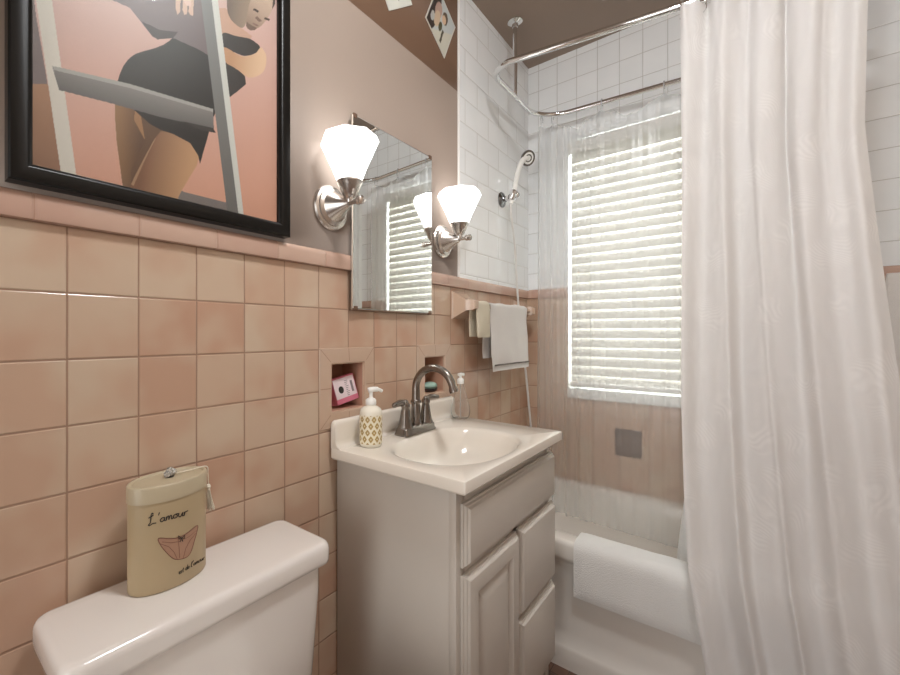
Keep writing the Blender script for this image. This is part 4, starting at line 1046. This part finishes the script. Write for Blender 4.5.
def blob(img, u, v, c, r, col):
    d_ = ((u - c[0]) / r[0]) ** 2 + ((v - c[1]) / r[1]) ** 2
    return np.where((d_ < 1)[..., None], lin(col), img)
def pic_couple(u, v):
    # corner-down print: u runs up-right, v runs up-left
    img = np.ones(u.shape + (3,)) * lin((196, 202, 200))
    img = np.where((u + v < 0.75)[..., None], lin((208, 206, 190)), img)
    img = blob(img, u, v, (0.45, 0.85), (0.55, 0.22), (62, 52, 48))
    img = blob(img, u, v, (0.62, 0.70), (0.20, 0.14), (186, 156, 142)); img = blob(img, u, v, (0.42, 0.66), (0.20, 0.12), (206, 184, 156))
    img = blob(img, u, v, (0.72, 0.42), (0.15, 0.12), (96, 80, 62)); img = blob(img, u, v, (0.66, 0.44), (0.10, 0.09), (216, 184, 152))
    img = blob(img, u, v, (0.40, 0.48), (0.12, 0.07), (90, 86, 60)); img = blob(img, u, v, (0.30, 0.82), (0.12, 0.08), (188, 190, 184))
    e1 = np.abs(v - 0.33 - 0.5 * (u - 0.15) ** 2 + 0.3 * (u > 0.35) * (u - 0.35)) < 0.035
    img = np.where((e1 & (u < 0.45) & (u > 0.1))[..., None], lin((74, 70, 52)), img)
    bd = (u < 0.03) | (u > 0.97) | (v < 0.03) | (v > 0.97)
    return np.where(bd[..., None], lin((216, 212, 200)), img)
def pic_sketch(u, v):
    img = np.ones(u.shape + (3,)) * lin((220, 220, 210))
    img = blob(img, u, v, (0.55, 0.22), (0.20, 0.10), (120, 118, 100)); img = blob(img, u, v, (0.58, 0.24), (0.13, 0.06), (206, 206, 194))
    img = blob(img, u, v, (0.50, 0.20), (0.05, 0.09), (70, 64, 54)); img = blob(img, u, v, (0.5, 0.6), (0.3, 0.25), (150, 150, 132))
    return img
snapshot((1.356, 2.134), (0.446, 0.895), (-0.829, 0.559), 0.175, 0.150, pic_couple, 'colour snapshot of two heads stuck corner down, nearest the white shower tile')
snapshot((1.033, 2.126), (0.808, 0.589), (-0.589, 0.808), 0.150, 0.180, pic_sketch, 'pale snapshot stuck at the top edge, above the mirror')

# ================================================================== LIGHTS
lm = empty('added_ceiling_lamp', (0.82, 0.60, ZC), 'round dome lamp added out of view on the ceiling to brighten the room', 'ceiling lamp')  # added dome, out of view, raises the overall brightness
MB().lathe([(0.0, 0.0), (0.15, 0.0), (0.15, -0.012), (0.14, -0.018), (0.0, -0.018)], Matrix.Translation((0.82, 0.60, ZC - 0.0005)), 36, False).build('base', MAT['nickel'], lm)
MB().lathe([(0.138, -0.0185), (0.13, -0.045), (0.10, -0.075), (0.05, -0.092), (0.0, -0.096)], Matrix.Translation((0.82, 0.60, ZC)), 36, False).build('fill_dome', MAT['lamp'], lm)

def area(name, loc, rot, sx, sy, power, col):
    L = bpy.data.lights.new(name, 'AREA'); L.shape = 'RECTANGLE'; L.size = sx; L.size_y = sy; L.energy = power; L.color = col
    o = bpy.data.objects.new(name, L); COL.objects.link(o); o.location = loc; o.rotation_euler = rot; return o
area('added_rear_fill', (0.68, YF - 1.1, 1.15), (PI / 2, 0, 0), 1.0, 1.9, 13, (1.0, 0.985, 0.965))  # added fill light beyond the unseen doorway, lifts the lower room
area('window_daylight', (0.58, YB + 0.55, 1.75), (math.radians(-75), 0, 0), 1.2, 1.4, 36, (0.95, 0.98, 1.0))

W = bpy.data.worlds.new('sky'); SC.world = W; W.use_nodes = True
bg = W.node_tree.nodes['Background']; bg.inputs[0].default_value = (0.93, 0.97, 1.0, 1); bg.inputs[1].default_value = 0.4

# ================================================================== CAMERA
cd = bpy.data.cameras.new('camera'); cam = bpy.data.objects.new('camera', cd); COL.objects.link(cam)
cam.location = CAM; cam.rotation_euler = (PI / 2, 0, YAW)
cd.sensor_fit = 'HORIZONTAL'; cd.sensor_width = 36.0; cd.lens = F_PX / 900 * 36.0
cd.shift_x = (450 - CX) / 900; cd.shift_y = -(337.5 - CY) / 900
cd.clip_start = 0.01
SC.camera = cam
SC.view_settings.view_transform = 'Standard'; SC.view_settings.look = 'None'; SC.view_settings.gamma = 1.0
SC.view_settings.use_curve_mapping = False
SC.view_settings.exposure = 1.05
SC.cycles.max_bounces = 10; SC.cycles.transparent_max_bounces = 16
SC.cycles.sample_clamp_indirect = 6.0
